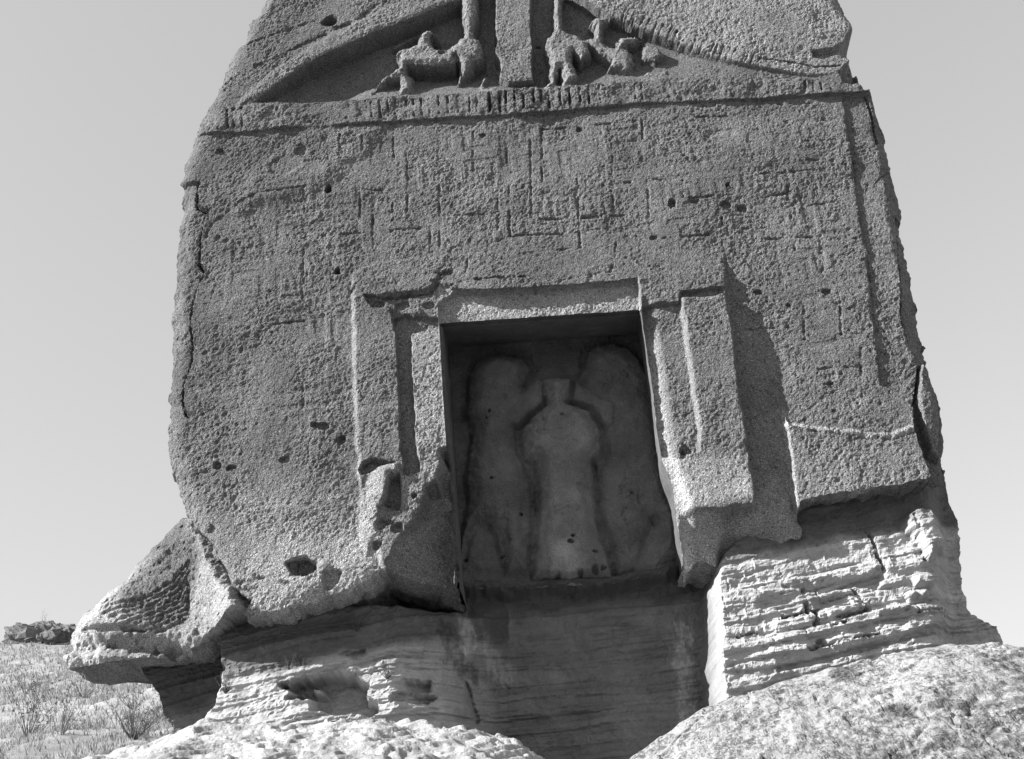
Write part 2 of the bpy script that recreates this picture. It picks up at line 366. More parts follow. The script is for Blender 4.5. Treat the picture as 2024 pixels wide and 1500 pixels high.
# dentil band
BT = [(390, 268), (500, 264), (560, 256), (620, 252), (760, 245), (900, 236), (1000, 230), (1060, 226), (1160, 217), (1260, 209), (1350, 205), (1450, 200), (1550, 195), (1660, 188), (1720, 182)]
TP = [(1720, 172), (1600, 160), (1480, 150), (1340, 157), (1200, 168), (1060, 176), (930, 186), (860, 192), (760, 197), (620, 207), (500, 208), (430, 215)]
bd = f.sdf(BT + TP, rough=.012, rw=.1)
kb = sm(-.008, .010, bd)*(.15 + .85*sm(.02, .30, OD)); ero = sm(-.5, .5, fbm(X, Z, .35, 3, 51))
f.D = mix(f.D, -.055*(.65 + .5*ero)*np.interp(PX, [560, 640, 700], [1, .45, 1]), kb); f.L[bd > 0] = 7
f.level([(660, 258), (600, 268), (560, 300), (520, 330), (480, 370), (470, 420), (640, 360), (720, 300), (760, 250)], -.03, .12, rel=True, rough=.05, rw=.3)
btx = np.array(BT, float); tpx = np.array(TP[::-1], float)
gx = [451, 463, 480, 735, 752, 768, 782, 804, 818, 834, 850, 868, 886, 905, 929, 943, 968, 988, 1000, 1018, 1035, 1055, 1070, 1085, 1107, 1126, 1146, 1164, 1186, 1255, 1268, 1590, 1606, 1622, 1640]
DENT = {}
for i, g in enumerate(gx):
    yb = np.interp(g, btx[:, 0], btx[:, 1]) - 9; yt = np.interp(g, tpx[:, 0], tpx[:, 1]) + 7
    f.groove([(g - 1, yt), (g + 1, yb)], .075 if 930 < g < 1170 else .035, .022, rough=.009, seed=60 + i, ero=True)
    if i + 1 < len(gx) and gx[i + 1] - g < 26:
        h = gx[i + 1]; pl = [(g, yt), (h, yt - 1), (h + 1, yb - 1), (g + 1, yb)]
        DENT[20 + i] = pl; dd = f.sdf(pl, pad=.1); f.L[dd > 0] = 20 + i

# frame of the doorway
FR = [(698, 545), (740, 520), (900, 500), (1100, 492), (1300, 478), (1430, 480), (1440, 600), (1455, 720), (1475, 880), (1493, 985), (1486, 1004), (1350, 1020),
      (1362, 1110), (1217, 1165), (900, 1165), (760, 1130), (735, 1040), (712, 950), (706, 850), (700, 700)]
# the wall beside the right jamb lies further and further back downwards
rec = np.interp(PY, [480, 560, 700, 850, 980, 1080], [0, .03, .07, .10, .135, .17])*sm(1740, 1500, PX)*sm(1420, 1440, PX)
f.D += rec
fd = f.sdf(FR, pad=.6, rough=.022, rw=.2); kf = sm(-.03, .03, fd)*np.maximum(sm(470, 600, PY), sm(1400, 1440, PX)*.0)
f.D = mix(f.D, f.D*.5 - .055, kf); f.T = mix(f.T, 1.12, kf*sm(520, 900, PY))
d = f.sdf([(698, 545), (870, 545), (868, 633), (896, 1100), (900, 1165), (760, 1130), (712, 950), (700, 700)]); f.L[d > 0] = 8
d = f.sdf([(1264, 552), (1432, 500), (1440, 600), (1475, 880), (1493, 985), (1486, 1004), (1350, 1020), (1362, 1110), (1340, 1040), (1300, 850)]); f.L[d > 0] = 9
d = f.sdf([(698, 545), (740, 520), (900, 500), (1100, 492), (1300, 478), (1430, 482), (1432, 545), (1264, 552), (1264, 610), (868, 635), (866, 560)]); f.L[(d > 0)] = 10
# sunlight on the frame's left arris, painted into the tone
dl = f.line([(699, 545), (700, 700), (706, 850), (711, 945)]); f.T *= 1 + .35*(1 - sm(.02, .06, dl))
# broken under-edge of the upper frame and sunk lintel below it
f.level([(866, 562), (880, 570), (900, 574), (960, 577), (1060, 572), (1160, 564), (1262, 553), (1266, 612), (866, 640)], .07, .010, rough=.010, seed=71, tone=1.9)
f.level([(722, 586), (760, 589), (800, 584), (850, 579), (864, 561), (900, 574), (866, 600), (868, 640), (780, 640), (770, 610), (735, 612)], .0, .012, rough=.02, seed=72)
f.groove([(760, 588), (800, 585), (850, 578), (866, 556), (872, 545), (890, 538)], .05, .05)
f.groove([(862, 560), (880, 568), (900, 565), (920, 556), (980, 552), (1040, 550)], .035, .018, rough=.02, ero=True)
f.groove([(912, 560), (922, 535), (926, 500), (930, 470)], .02, .018, rough=.015, ero=True)
f.groove([(1170, 545), (1205, 540), (1215, 510), (1217, 480)], .03, .022, rough=.02, ero=True); f.groove([(1100, 560), (1150, 548), (1205, 546)], .02, .022, rough=.02, ero=True)
for i in range(5):
    f.hole(745 + 26*i, 604 + (i % 2)*12, 14, 10, .035 - .06*(i % 2), seed=80 + i)
# groove of the left jamb
f.level([(776, 634), (800, 622), (866, 628), (868, 650), (815, 664), (814, 700), (817, 740), (820, 800), (824, 880), (831, 934), (815, 943), (800, 940), (793, 890), (788, 760), (784, 660)],
        .055, .012, rough=.018, rw=.15, tone=1.1, seed=73)
f.level([(815, 660), (868, 648), (878, 800), (886, 900), (868, 950), (835, 940), (824, 880), (816, 740)], -.045, .02, rough=.018, rw=.15, tone=1.65, seed=74)
# right jamb: sunk inner strip, proud outer strip with sunlight painted on its left arris
f.level([(1268, 598), (1344, 590), (1362, 720), (1375, 800), (1384, 880), (1380, 900), (1310, 900), (1300, 850), (1290, 760)], .01, .012, rough=.008, seed=75)
f.level([(1345, 590), (1430, 585), (1445, 650), (1475, 880), (1493, 985), (1486, 1002), (1350, 1016), (1322, 960), (1310, 905), (1380, 895), (1384, 860), (1374, 790), (1360, 700)], -.085, .026, rough=.020, rw=.2, seed=76)
dl = f.line([(1347, 600), (1360, 700), (1375, 790), (1386, 870)]); f.T *= 1 + .3*(1 - sm(.02, .06, dl))  # left-facing edge painted brighter, as the sun would light it
f.level([(1345, 575), (1420, 565), (1430, 582), (1400, 596), (1345, 592)], .05, .02, rel=True)
f.level([(1262, 552), (1300, 545), (1430, 540), (1432, 570), (1345, 582), (1340, 600), (1268, 606)], -.06, .012)
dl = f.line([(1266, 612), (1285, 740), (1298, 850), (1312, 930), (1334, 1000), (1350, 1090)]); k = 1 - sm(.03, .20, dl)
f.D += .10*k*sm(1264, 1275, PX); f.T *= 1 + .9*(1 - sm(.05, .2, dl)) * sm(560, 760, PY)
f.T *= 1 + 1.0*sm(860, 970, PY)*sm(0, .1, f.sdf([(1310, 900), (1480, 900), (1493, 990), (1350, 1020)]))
# underside of the right jamb rolls back
f.D += .35*sm(1010, 1090, PY)*sm(1340, 1360, PX)*sm(1600, 1500, PX)
# broken foot of the left jamb
f.level(zp([(350, 250), (400, 180), (520, 155), (640, 185), (700, 190), (560, 215), (520, 255), (430, 295), (380, 310)], 640, 880, 5), .06, .015)
d = f.sdf(zp([(390, 350), (540, 240), (650, 210), (740, 210), (760, 300), (660, 330), (640, 550), (560, 640), (540, 900), (420, 1100), (360, 860), (350, 560)], 640, 880, 5), rough=.02)
k = sm(-.03, .05, d); f.D = mix(f.D, -.02 - .12*sm(345, 640, (PX - 640)*5)*sm(1100, 700, (PY - 880)*5), k); f.T = mix(f.T, 1.75, k)
f.level(zp([(660, 340), (750, 300), (765, 480), (745, 640), (640, 620), (600, 600)], 640, 880, 5), .08, .02)
f.level(zp([(765, 330), (900, 320), (1010, 280), (1000, 420), (960, 540), (880, 700), (800, 640), (770, 500)], 640, 880, 5), -.06, .02, rough=.02, tone=1.5)
for (a, b, r) in ((600, 770, 75), (720, 830, 60), (540, 990, 45), (900, 520, 34)):
    f.hole(640 + a/5, 880 + b/5, r/5, r/6, .07, seed=int(a))
d = f.sdf(zp([(1160, 40), (1260, 60), (1300, 1400), (600, 1330), (640, 1150), (760, 900), (900, 740), (1000, 560), (1000, 420), (1120, 380)], 640, 880, 5), rough=.03)
k = sm(-.03, .05, d); f.D = mix(f.D, .04 + .34*sm(780, 905, PX + .05*(PY - 1000)), k); f.T = mix(f.T, 1.1, k)

# flakes of crust along the left and right edges
CL = [(392, 360), (387, 378), (388, 405), (409, 413), (401, 432), (394, 469), (392, 518), (403, 534), (386, 575), (377, 615), (375, 641), (379, 677), (375, 721), (359, 762), (360, 809), (370, 820)]
d = f.sdf(CL + [(337, 826), (300, 826), (280, 340)], rough=.012)
k = sm(-.012, .012, d); f.D += .07*k; f.L[(d > 0) & (f.L == 0)] = 11
f.groove(CL, .10, .026, rough=.016)
CR = [(1668, 190), (1672, 237), (1684, 300), (1694, 387), (1704, 447), (1715, 498), (1719, 560), (1726, 640)]
f.groove(CR, .022, .03, rough=.015, ero=True); d = f.sdf(CR + [(1740, 760), (1860, 800), (1760, 180)], pad=.5); f.D += .035*sm(-.01, .02, d)
f.groove([(1712, 190), (1722, 215), (1728, 250), (1735, 280)], .06, .022); f.groove([(1730, 360), (1760, 330)], .015, .012)
CR2 = [(1776, 420), (1778, 458), (1784, 570), (1783, 618), (1800, 680), (1820, 712), (1812, 770), (1806, 800), (1810, 846), (1822, 880), (1834, 915)]
d = f.sdf(CR2 + [(1845, 940), (1920, 960), (1920, 700), (1830, 420)], rough=.008)
f.D += .10*sm(-.012, .015, d) + .25*sm(780, 900, PY)*sm(-.012, .02, d); f.L[(d > 0) & (f.L == 0)] = 12
f.groove(CR2[:8], .06, .022)
f.level([(1822, 712), (1838, 720), (1858, 800), (1872, 890), (1850, 880), (1828, 830), (1815, 790)], -.16, .02, rel=True, rough=.015, tone=1.2)
# lower right slab; sunlight on its split ledge is painted into the tone
d = f.sdf([(1552, 808), (1560, 836), (1640, 846), (1720, 858), (1760, 858), (1808, 843), (1834, 910), (1846, 938), (1836, 952), (1760, 968), (1640, 984), (1576, 1004), (1568, 922)], rough=.012)
k = sm(-.01, .02, d); f.D = mix(f.D, .03 + .0*f.D, k); f.T = mix(f.T, 1.5, k*sm(820, 960, PY)); f.L[d > 0] = 13
dl = f.line([(1556, 834), (1600, 840), (1640, 846), (1680, 850), (1720, 860), (1765, 857), (1808, 843)], rough=.02); f.T *= 1 + 1.0*(1 - sm(.012, .05, dl)); f.D -= .02*(1 - sm(.0, .05, dl))
dl = f.line([(1552, 808), (1562, 870), (1568, 922), (1578, 1004)]); f.T *= 1 + .4*(1 - sm(.015, .05, dl))  # sun on the slab's left edge put into the tone

# worn geometric key pattern of the panel
SEG = [((601, 368), (601, 418)), ((600, 492), (600, 560)), ((736, 413), (737, 490)), ((733, 277), (734, 326)), ((805, 326), (805, 425)), ((778, 272), (778, 326)), ((775, 388), (776, 433)),
       ((868, 358), (869, 485)), ((850, 450), (850, 482)), ((672, 267), (672, 300)), ((716, 272), (716, 300)), ((711, 388), (711, 425)), ((598, 467), (724, 457)), ((770, 455), (837, 450)),
       ((696, 373), (760, 373)), ((500, 383), (605, 368)), ((935, 260), (936, 413)), ((1001, 257), (1002, 319)), ((1048, 274), (1051, 425)), ((1070, 250), (1072, 358)), ((1074, 378), (1074, 405)),
       ((1006, 368), (1008, 467)), ((984, 381), (984, 447)), ((1140, 353), (1147, 489)), ((1210, 311), (1212, 408)), ((1279, 358), (1286, 455)), ((1350, 356), (1351, 390)), ((1269, 235), (1270, 274)),
       ((900, 425), (981, 420)), ((1058, 434), (1117, 432)), ((1150, 430), (1246, 423)), ((1009, 467), (1112, 462)), ((1028, 502), (1150, 489)), ((1073, 252), (1147, 250)), ((1179, 245), (1256, 240)),
       ((1209, 361), (1246, 361)), ((1285, 355), (1320, 358)), ((1364, 393), (1448, 386)), ((1503, 344), (1609, 336)), ((1515, 388), (1554, 382)), ((1601, 403), (1651, 398)), ((1468, 452), (1510, 450)),
       ((1510, 472), (1606, 466)), ((1587, 279), (1653, 276)), ((1364, 232), (1458, 227)), ((1594, 315), (1621, 316)), ((1624, 338), (1624, 363)), ((1557, 368), (1557, 398)), ((1563, 398), (1564, 430)),
       ((1569, 472), (1572, 492)), ((1621, 467), (1624, 534)), ((1590, 602), (1592, 666)), ((1626, 482), (1628, 530)), ((1658, 554), (1664, 658)), ((1702, 698), (1704, 782)), ((1480, 646), (1560, 642)),
       ((1620, 726), (1740, 722)), ((1656, 660), (1704, 658)), ((597, 523), (598, 589)), ((599, 758), (600, 820)), ((540, 640), (600, 634)), ((500, 700), (560, 694)), ((1427, 430), (1428, 485)), ((1310, 470), (1400, 464))]
for i, s in enumerate(SEG): f.groove(list(s), .024, .024, rough=.008, seed=90 + i % 7, ero=True)
KEY = ['111111110', '100000010', '101111010', '101001010', '101011010', '101000010', '101111110', '100000000', '111111111']
tile = np.array([[int(c) for c in row_] for row_ in KEY], float); big = np.block([[tile, tile[:, ::-1]], [tile[::-1], tile[::-1, ::-1]]])
kx = (X + .004*fbm(X, Z, .1, 2, 94))/.066 + 60; kz = (Z - .028*X + .004*fbm(X, Z, .1, 2, 95))/.070 + 60; n18 = big.shape[0]
def samp(a_, b_): return big[np.mod(b_, n18).astype(int), np.mod(a_, n18).astype(int)]
ax_, az_ = kx - .5, kz - .5; ux, uz = sm(.30, .70, ax_ - np.floor(ax_)), sm(.30, .70, az_ - np.floor(az_)); fx_, fz_ = np.floor(ax_), np.floor(az_)
key = mix(mix(samp(fx_, fz_), samp(fx_ + 1, fz_), ux), mix(samp(fx_, fz_ + 1), samp(fx_ + 1, fz_ + 1), ux), uz)
pan = f.sdf([(520, 285), (640, 262), (1000, 240), (1500, 208), (1660, 200), (1684, 330), (1700, 440), (1716, 600), (1735, 760), (1700, 800), (1560, 790), (1500, 700), (1445, 490), (1300, 475), (900, 492), (700, 515), (690, 700), (690, 860), (560, 880), (420, 860), (415, 600), (440, 440)], pad=.5)
pk = sm(-.05, .25, pan)*(.25 + .9*sm(-.45, .35, fbm(X, Z, .7, 3, 96)))
f.D += .0095*pk*(1 - key)*(.6 + .6*noise(X/.5, Z/.5, 97))
for h in ((648, 372, 8, 9, .12), (668, 537, 7, 8, .12), (1438, 366, 8, 8, .08), (1330, 403, 9, 9, .08), (672, 870, 10, 9, .07), (622, 842, 8, 7, .05), (645, 842, 12, 9, .06), (430, 920, 9, 7, .05),
          (598, 300, 14, 16, .03), (563, 322, 36, 26, .025), (1147, 252, 10, 8, .05), (1437, 405, 14, 10, .05), (1463, 410, 12, 10, .05), (1376, 398, 14, 6, .04), (432, 300, 10, 8, .04), (1350, 900, 8, 12, .05),
          (1292, 470, 10, 6, .04), (954, 267, 7, 6, .04), (458, 925, 9, 6, .05), (560, 910, 12, 8, .03), (700, 575, 8, 7, .03), (1560, 600, 6, 6, .04), (1634, 575, 8, 8, .05), (1500, 575, 8, 6, .05), (1645, 755, 7, 5, .04),
          (408, 1040, 7, 10, -.04), (1355, 890, 10, 16, .04)):
    f.hole(*h)
f.level([(566, 1112), (580, 1102), (606, 1100), (622, 1112), (626, 1126), (600, 1136), (575, 1134)], .16, .02, rough=.02, tone=1.0)
f.level([(640, 1130), (655, 1122), (672, 1130), (668, 1152), (645, 1164), (636, 1148)], .10, .02, rough=.02)
f.level([(560, 1150), (600, 1140), (640, 1108), (652, 1118), (636, 1160), (600, 1180), (560, 1175)], -.02, .04, tone=1.9, rough=.03, rel=True)
f.groove([(455, 1112), (500, 1138), (568, 1152)], .035, .03, rough=.02, ero=True); f.groove([(470, 1150), (520, 1178), (545, 1184)], .03, .05, rough=.02, ero=True)
f.groove([(404, 470), (420, 440), (470, 400), (520, 378)], .022, .035, rough=.025, ero=True)

# weathering relief
rgh = np.where(f.L == 3, .55, 1.0)*mix(.5, 1.2, sm(-.5, .4, fbm(X, Z, .8, 4, 211, .6))); sl_ = sm(-.3, .5, fbm(X, Z, .9, 2, 201))
f.D += rgh*(.011*fbm(X, Z, .34, 3, 202) + (.0045 + .003*sl_)*fbm(X, Z, .075, 3, 204, .62))
f.D += rgh*.0050*fbm(X, Z, .045, 2, 209, .8)
f.D += rgh*(.013*pits(X, Z, .085, .40, .40, 206)*sm(-.5, .7, fbm(X, Z, .55, 3, 210)) + .018*pits(X, Z, .21, .35, .24, 207)*sm(1300, 1500, np.abs(PX - 1012) + 900 - .0*PY))
f.D += rgh*.006*pits(X, Z, .045, .6, .45, 208)
f.T *= 1 - .25*pits(X, Z, .085, .45, .42, 206)
nd = f.sdf(NICHE, pad=.3); nz_, nx_ = np.gradient(nd, f.h); ng = np.hypot(nx_, nz_) + 1e-6; mvn = np.where((nd > 0) & (nd < .03), nd, 0)
f.nocap = nd > -.02; f.nocap &= PY < 1140
f.L[nd > .0] = -1
f.outline(np.minimum(OD, 1.0), 4, None); f.X -= mvn*nx_/ng; f.Z -= mvn*nz_/ng; f.rings = [(.08*i + .08, 1.0) for i in range(16)] + [(1.6, 1.0), (2.2, .99), (3.4, .95), (4.4, .82), (5.0, .5), (5.1, .0)]
f.keep &= ~((nd[:-1, :-1] > 0) & (nd[1:, 1:] > 0) & (nd[1:, :-1] > 0) & (nd[:-1, 1:] > 0)); f.L[f.L < 0] = 10
NM = {0: ('carved_wall', 'broad pitted wall with worn geometric key pattern', None), 1: ('gable_beam', 'left sloping beam of the gable with a round hole', None),
      2: ('gable_beam', 'right sloping beam of the gable with a toothed moulding', None), 3: ('gable_wall', 'sunk triangular wall behind the gable reliefs', None),
      4: ('sphinx_relief', 'winged beast carved left of the gable post', None), 5: ('sphinx_relief', 'winged beast carved right of the gable post', None),
      6: ('gable_post', 'upright stone post in the middle of the gable', None), 7: ('dentil_band', 'projecting horizontal band below the gable', None),
      8: ('door_jamb', 'left jamb with a dark vertical groove and broken foot', None), 9: ('door_jamb', 'right jamb standing far out from the wall', None),
      10: ('lintel', 'broken lintel over the niche', None), 11: ('edge_flake', 'long flake of crust behind a crack on the left edge', None),
      12: ('edge_flake', 'split flake of crust on the right edge', None), 13: ('lower_slab', 'lower right slab with a split ledge painted as sunlit', None)}
for l in DENT: NM[l] = ('dentil', None, 7)
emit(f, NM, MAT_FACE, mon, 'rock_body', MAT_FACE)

# ------------------------------------------------------------------ niche with its statues
ND = 1.02
def nring(y, grow=0.0):
    out = []
    for (px, py) in NICHE:
        x, z = P(px, py, 0.0); out.append((float(x), float(z)))
    return out
ring0 = np.array(nring(0)); n = len(ring0)
def dense(r, m=14):
    o = []
    for i in range(len(r)):
        a, b = r[i], r[(i + 1) % len(r)]
        for t in range(m): o.append(a + (b - a)*t/m)
    return np.array(o)
rr = dense(ring0); cz = rr[:, 1].max(); cx = rr[:, 0].mean(); V = []; T = []; Q = []
xl = ring0[:, 0].min()
steps = [0, .05, .10, .101, .2, .3, .4, .5, .6, .7, .85, 1.0, 1.3]
front = np.where((rr[:, 0] < ring0[0, 0] + .25) & (rr[:, 1] < P(880, 960)[1]), .12, 0.0)
gj = rr
fy = f.D[np.clip(np.round((gj[:, 1] - f.z[0])/f.h).astype(int), 0, f.shape[0] - 1), np.clip(np.round((gj[:, 0] - f.x[0])/f.h).astype(int), 0, f.shape[1] - 1)] + .003
for y in steps:
    k = max(y, 0)/ND; r = rr.copy()
    r[:, 1] += np.where(r[:, 1] > cz - .35, .24*k, 0)
    ins = 0.0 if y < .1005 else .028
    r[:, 0] += np.where(r[:, 0] < cx - .9, ins, 0) + np.where(r[:, 0] > cx + .8, .06*k, 0)
    r[:, 1] -= np.where(r[:, 1] > cz - .35, ins*1.3, 0)
    yy = fy + (1.3 - fy)*(y/1.3) + .006*fbm(r[:, 0], r[:, 1], .2, 2, 5)*min(1, y*20)
    r = r + .010*np.stack((fbm(r[:, 1], r[:, 0] + y, .25, 3, 6), fbm(r[:, 0], r[:, 1] + y, .25, 3, 7)), 1)*min(1, y*20)
    V.append(np.stack((r[:, 0], yy, r[:, 1]), 1)); T.append(np.full(len(r), 1.0))
m = len(rr)
for i in range(len(steps) - 1):
    a = np.arange(m); b = (a + 1) % m; lowr = np.array([P(900, 1146)[1], P(1356, 1094)[1]]); lim = np.interp(rr[:, 0], [P(900, 1146)[0], P(1356, 1094)[0]], lowr) - .02
    ok = (rr[a, 1] > lim[a]) & (rr[b, 1] > lim[b])
    Q.append(np.stack((a + i*m, b + i*m, b + (i + 1)*m, a + (i + 1)*m), 1)[ok])
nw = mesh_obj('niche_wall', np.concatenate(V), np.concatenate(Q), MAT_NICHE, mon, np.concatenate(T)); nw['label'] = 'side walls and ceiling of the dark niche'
xa, za = P(850, 1230, ND); xb, zb = P(1400, 600, ND)
g = Field(float(xa), float(xb), float(za), float(zb), .0125, ND); X, Z, PX, PY = g.X, g.Z, g.PX, g.PY
g.D[:] = ND + .012*fbm(X, Z, .5, 3, 301)
GOD = zp([(500, 720), (490, 780), (520, 860), (560, 885), (572, 950), (592, 1050), (577, 1200), (560, 1420), (955, 1420), (920, 1280), (880, 1170), (870, 1050), (865, 950), (860, 872), (905, 832), (900, 720),
          (840, 625), (745, 590), (760, 520), (760, 472), (690, 462), (600, 472), (600, 520), (620, 600), (560, 650)], 820, 560, 2.42)
LL = zp([(222, 640), (240, 560), (245, 450), (290, 380), (370, 340), (440, 340), (520, 360), (575, 420), (545, 510), (600, 470), (600, 520), (560, 640), (495, 720), (500, 800), (540, 900), (572, 960), (577, 1100), (560, 1410),
         (430, 1410), (400, 1340), (370, 1230), (340, 1180), (300, 1170), (260, 1230), (240, 1330), (200, 1400), (200, 1330), (215, 1200), (240, 1050), (230, 950), (250, 800), (265, 700)], 820, 560, 2.42)
LR = zp([(760, 470), (800, 400), (810, 340), (860, 295), (960, 290), (1040, 320), (1090, 380), (1150, 500), (1180, 700), (1230, 900), (1290, 1100), (1300, 1300), (1240, 1340), (1150, 1350), (1140, 1150), (1090, 1300), (1050, 1375), (965, 1400),
         (920, 1230), (875, 1100), (870, 900), (910, 850), (905, 720), (880, 620), (760, 530)], 820, 560, 2.42)
HUL = [(930, 800), (945, 730), (1000, 708), (1050, 745), (1100, 750), (1150, 745), (1180, 700), (1250, 705), (1290, 800), (1340, 1000), (1350, 1110), (1250, 1130), (1000, 1140), (915, 1130), (925, 900)]
relief(g, HUL, ND - .05, None, .12)
d = relief(g, LL, ND - .10, 2, .08, .95, dome=.15, dw=.26, rough=.016); d = relief(g, LR, ND - .10, 3, .08, .95, dome=.10, dw=.26, rough=.012)
relief(g, [(985, 800), (1020, 792), (1045, 768), (1068, 754), (1080, 770), (1078, 812), (1050, 832), (1026, 856), (1000, 850)], ND - .17, 2, .05, dome=.04, dw=.1, rough=.008); relief(g, [(1134, 754), (1160, 772), (1192, 796), (1225, 800), (1215, 850), (1194, 860), (1170, 818), (1126, 806)], ND - .16, 3, .05, dome=.04, dw=.1, rough=.008)
d = relief(g, GOD, ND - .14, 1, .07, 1.4, dome=.17, dw=.22, rough=.014)
z24 = lambda pl: zp(pl, 820, 560, 2.42)
g.groove([(919, 830), (919, 746), (938, 715), (973, 695), (1002, 694), (1038, 704), (1058, 730)], .04, .07, rough=.02); g.groove([(1150, 720), (1156, 695), (1175, 675), (1217, 673), (1252, 687), (1282, 725)], .04, .07, rough=.02)
for pl, dep_, w_ in ((z24([(430, 570), (490, 560), (545, 505)]), .05, .05), (z24([(240, 515), (330, 505), (400, 545)]), .025, .03), (z24([(790, 490), (850, 530), (905, 540), (940, 490), (1000, 470)]), .05, .045),
                     (z24([(620, 600), (680, 585), (740, 590)]), .05, .035), (z24([(560, 690), (610, 700), (605, 790), (575, 880)]), .04, .04), (z24([(760, 800), (830, 850), (860, 880)]), .03, .03),
                     (z24([(600, 760), (660, 750), (720, 720), (760, 660)]), .03, .03), (z24([(620, 700), (640, 650), (700, 630), (760, 660)]), .035, .03),
                     (z24([(690, 1130), (770, 1100), (800, 1020)]), .05, .05), (z24([(440, 1330), (445, 1200), (430, 1080)]), .05, .04), (z24([(1010, 1290), (1030, 1200), (1000, 1050), (1020, 960)]), .06, .05),
                     (z24([(1060, 1020), (1100, 1100), (1150, 1150)]), .05, .04), (z24([(860, 870), (870, 1000), (880, 1170), (950, 1390)]), .06, .03), (z24([(590, 980), (580, 1200), (562, 1400)]), .06, .03),
                     (z24([(800, 560), (850, 600), (885, 650)]), .03, .04)):
    g.groove(pl, dep_*.6, w_*1.9, rough=.02, ero=True)
for (a, b, r) in ((360, 650, 6), (345, 682, 4), (510, 1130, 8), (745, 1275, 13), (755, 1248, 7), (860, 1320, 12), (300, 1500, 1), (420, 1325, 5), (245, 1325, 9), (680, 1410, 16), (860, 1390, 20), (900, 1385, 14), (790, 1400, 14), (370, 970, 6), (700, 690, 14)):
    g.hole(820 + a/2.42, 560 + b/2.42, r/2.42 + 1, r/3 + 1, .04, seed=a, tone=.5)
# brow, eyes and cheeks of the worn face
fx, fz = P(820 + 690/2.42, 560 + 715/2.42, ND)
rr_ = np.hypot((X - fx)/.19, (Z - fz)/.23); g.D -= .09*np.clip(1 - rr_**2, 0, 1); g.T = mix(g.T, 1.25, np.clip(1 - rr_**2, 0, 1))
for s_ in (-1, 1):
    e = np.hypot((X - fx - s_*.075)/.045, (Z - fz - .04)/.022); g.D += .018*np.clip(1 - e*e, 0, 1)
e = np.hypot((X - fx)/.028, (Z - fz + .02)/.085); g.D -= .022*np.clip(1 - e*e, 0, 1)
e = np.hypot((X - fx)/.06, (Z - fz + .125)/.016); g.D += .014*np.clip(1 - e*e, 0, 1)
g.D += .012*fbm(X, Z, .28, 3, 302) + .006*fbm(X, Z, .07, 3, 303, .65) + .008*pits(X, Z, .11, .25, .35, 306)
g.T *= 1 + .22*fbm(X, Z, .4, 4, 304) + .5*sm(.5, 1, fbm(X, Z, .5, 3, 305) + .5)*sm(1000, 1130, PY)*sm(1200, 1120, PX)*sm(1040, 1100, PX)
g.keep = (PY < np.interp(PX, [880, 1000, 1200, 1300, 1400], [1146, 1147, 1138, 1118, 1085]) + 16)[1:, :-1]; g.nocap = None
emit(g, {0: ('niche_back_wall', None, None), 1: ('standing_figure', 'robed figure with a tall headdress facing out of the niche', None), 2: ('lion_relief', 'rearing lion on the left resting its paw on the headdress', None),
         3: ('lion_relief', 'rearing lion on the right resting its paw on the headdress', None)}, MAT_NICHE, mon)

# ------------------------------------------------------------------ shelf on the left
x0, z0 = P(80, 1335, 1.0); x1, _ = P(640, 1200, .35); _, z1 = P(380, 940, .35)
syf = lambda px: .40 + .40*np.clip((395 - px)/270, 0, 1.05) + .12*sm(230, 130, px)
s = Field(float(x0) - .3, float(x1), float(z0), float(z1), .0135, .35, syf); X, Z, PX, PY = s.X, s.Z, s.PX, s.PY
SH = [(420, 960), (364, 992), (338, 993), (312, 1019), (290, 1045), (247, 1089), (219, 1122), (173, 1169), (141, 1206), (117, 1242), (116, 1286), (133, 1312), (160, 1314), (190, 1312), (205, 1307), (260, 1298), (320, 1288), (380, 1285),
      (400, 1262), (440, 1240), (480, 1220), (560, 1196), (600, 1180), (600, 1000), (500, 950)]
sd = s.sdf(SH, pad=30, rough=.035, rw=.25, seed=401) + .012*fbm(X, Z, .08, 2, 402)
s.D = .42 + .05*fbm(X, Z, .7, 3, 403) + .45*np.clip(1 - sd/.42, 0, 1)**2*sm(420, 330, PX)*sm(1300, 1270, PY) + .07*np.clip(1 - sd/.10, 0, 1)**2
# pale spur running up to the face, turned to the sun
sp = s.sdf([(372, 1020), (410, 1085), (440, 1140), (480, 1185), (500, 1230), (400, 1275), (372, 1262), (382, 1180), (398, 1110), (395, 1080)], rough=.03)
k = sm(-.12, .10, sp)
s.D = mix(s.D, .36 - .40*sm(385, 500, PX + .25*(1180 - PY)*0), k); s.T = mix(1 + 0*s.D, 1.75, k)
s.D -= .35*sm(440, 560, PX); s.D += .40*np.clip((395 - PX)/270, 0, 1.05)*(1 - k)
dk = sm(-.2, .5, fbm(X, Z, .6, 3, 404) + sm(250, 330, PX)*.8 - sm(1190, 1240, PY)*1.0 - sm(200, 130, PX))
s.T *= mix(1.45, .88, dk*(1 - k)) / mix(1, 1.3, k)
nose = sm(330, 200, PX + 60*fbm(X, Z, .5, 3, 405))*sm(1060, 1180, PY); s.T *= 1 + .55*nose  # pale stone of the nose, with sunlight added into its tone
s.level([(158, 1240), (180, 1237), (250, 1232), (285, 1243), (250, 1246), (200, 1246), (170, 1250)], .10, .02, rel=True, rough=.012)
s.level([(150, 1252), (180, 1252), (188, 1290), (192, 1306), (166, 1308), (146, 1292)], .05, .04, rel=True, rough=.015)
s.level([(190, 1250), (300, 1246), (380, 1240), (395, 1262), (378, 1284), (260, 1297), (196, 1308)], -.05, .03, rel=True, rough=.02, tone=1.8)  # tone of the lower band raised to stand for sunlight on it
for h in ((282, 1272, 9, 12, .09), (324, 1268, 19, 13, .12), (352, 1275, 22, 12, .10), (196, 1252, 10, 7, .06)): s.hole(*h)
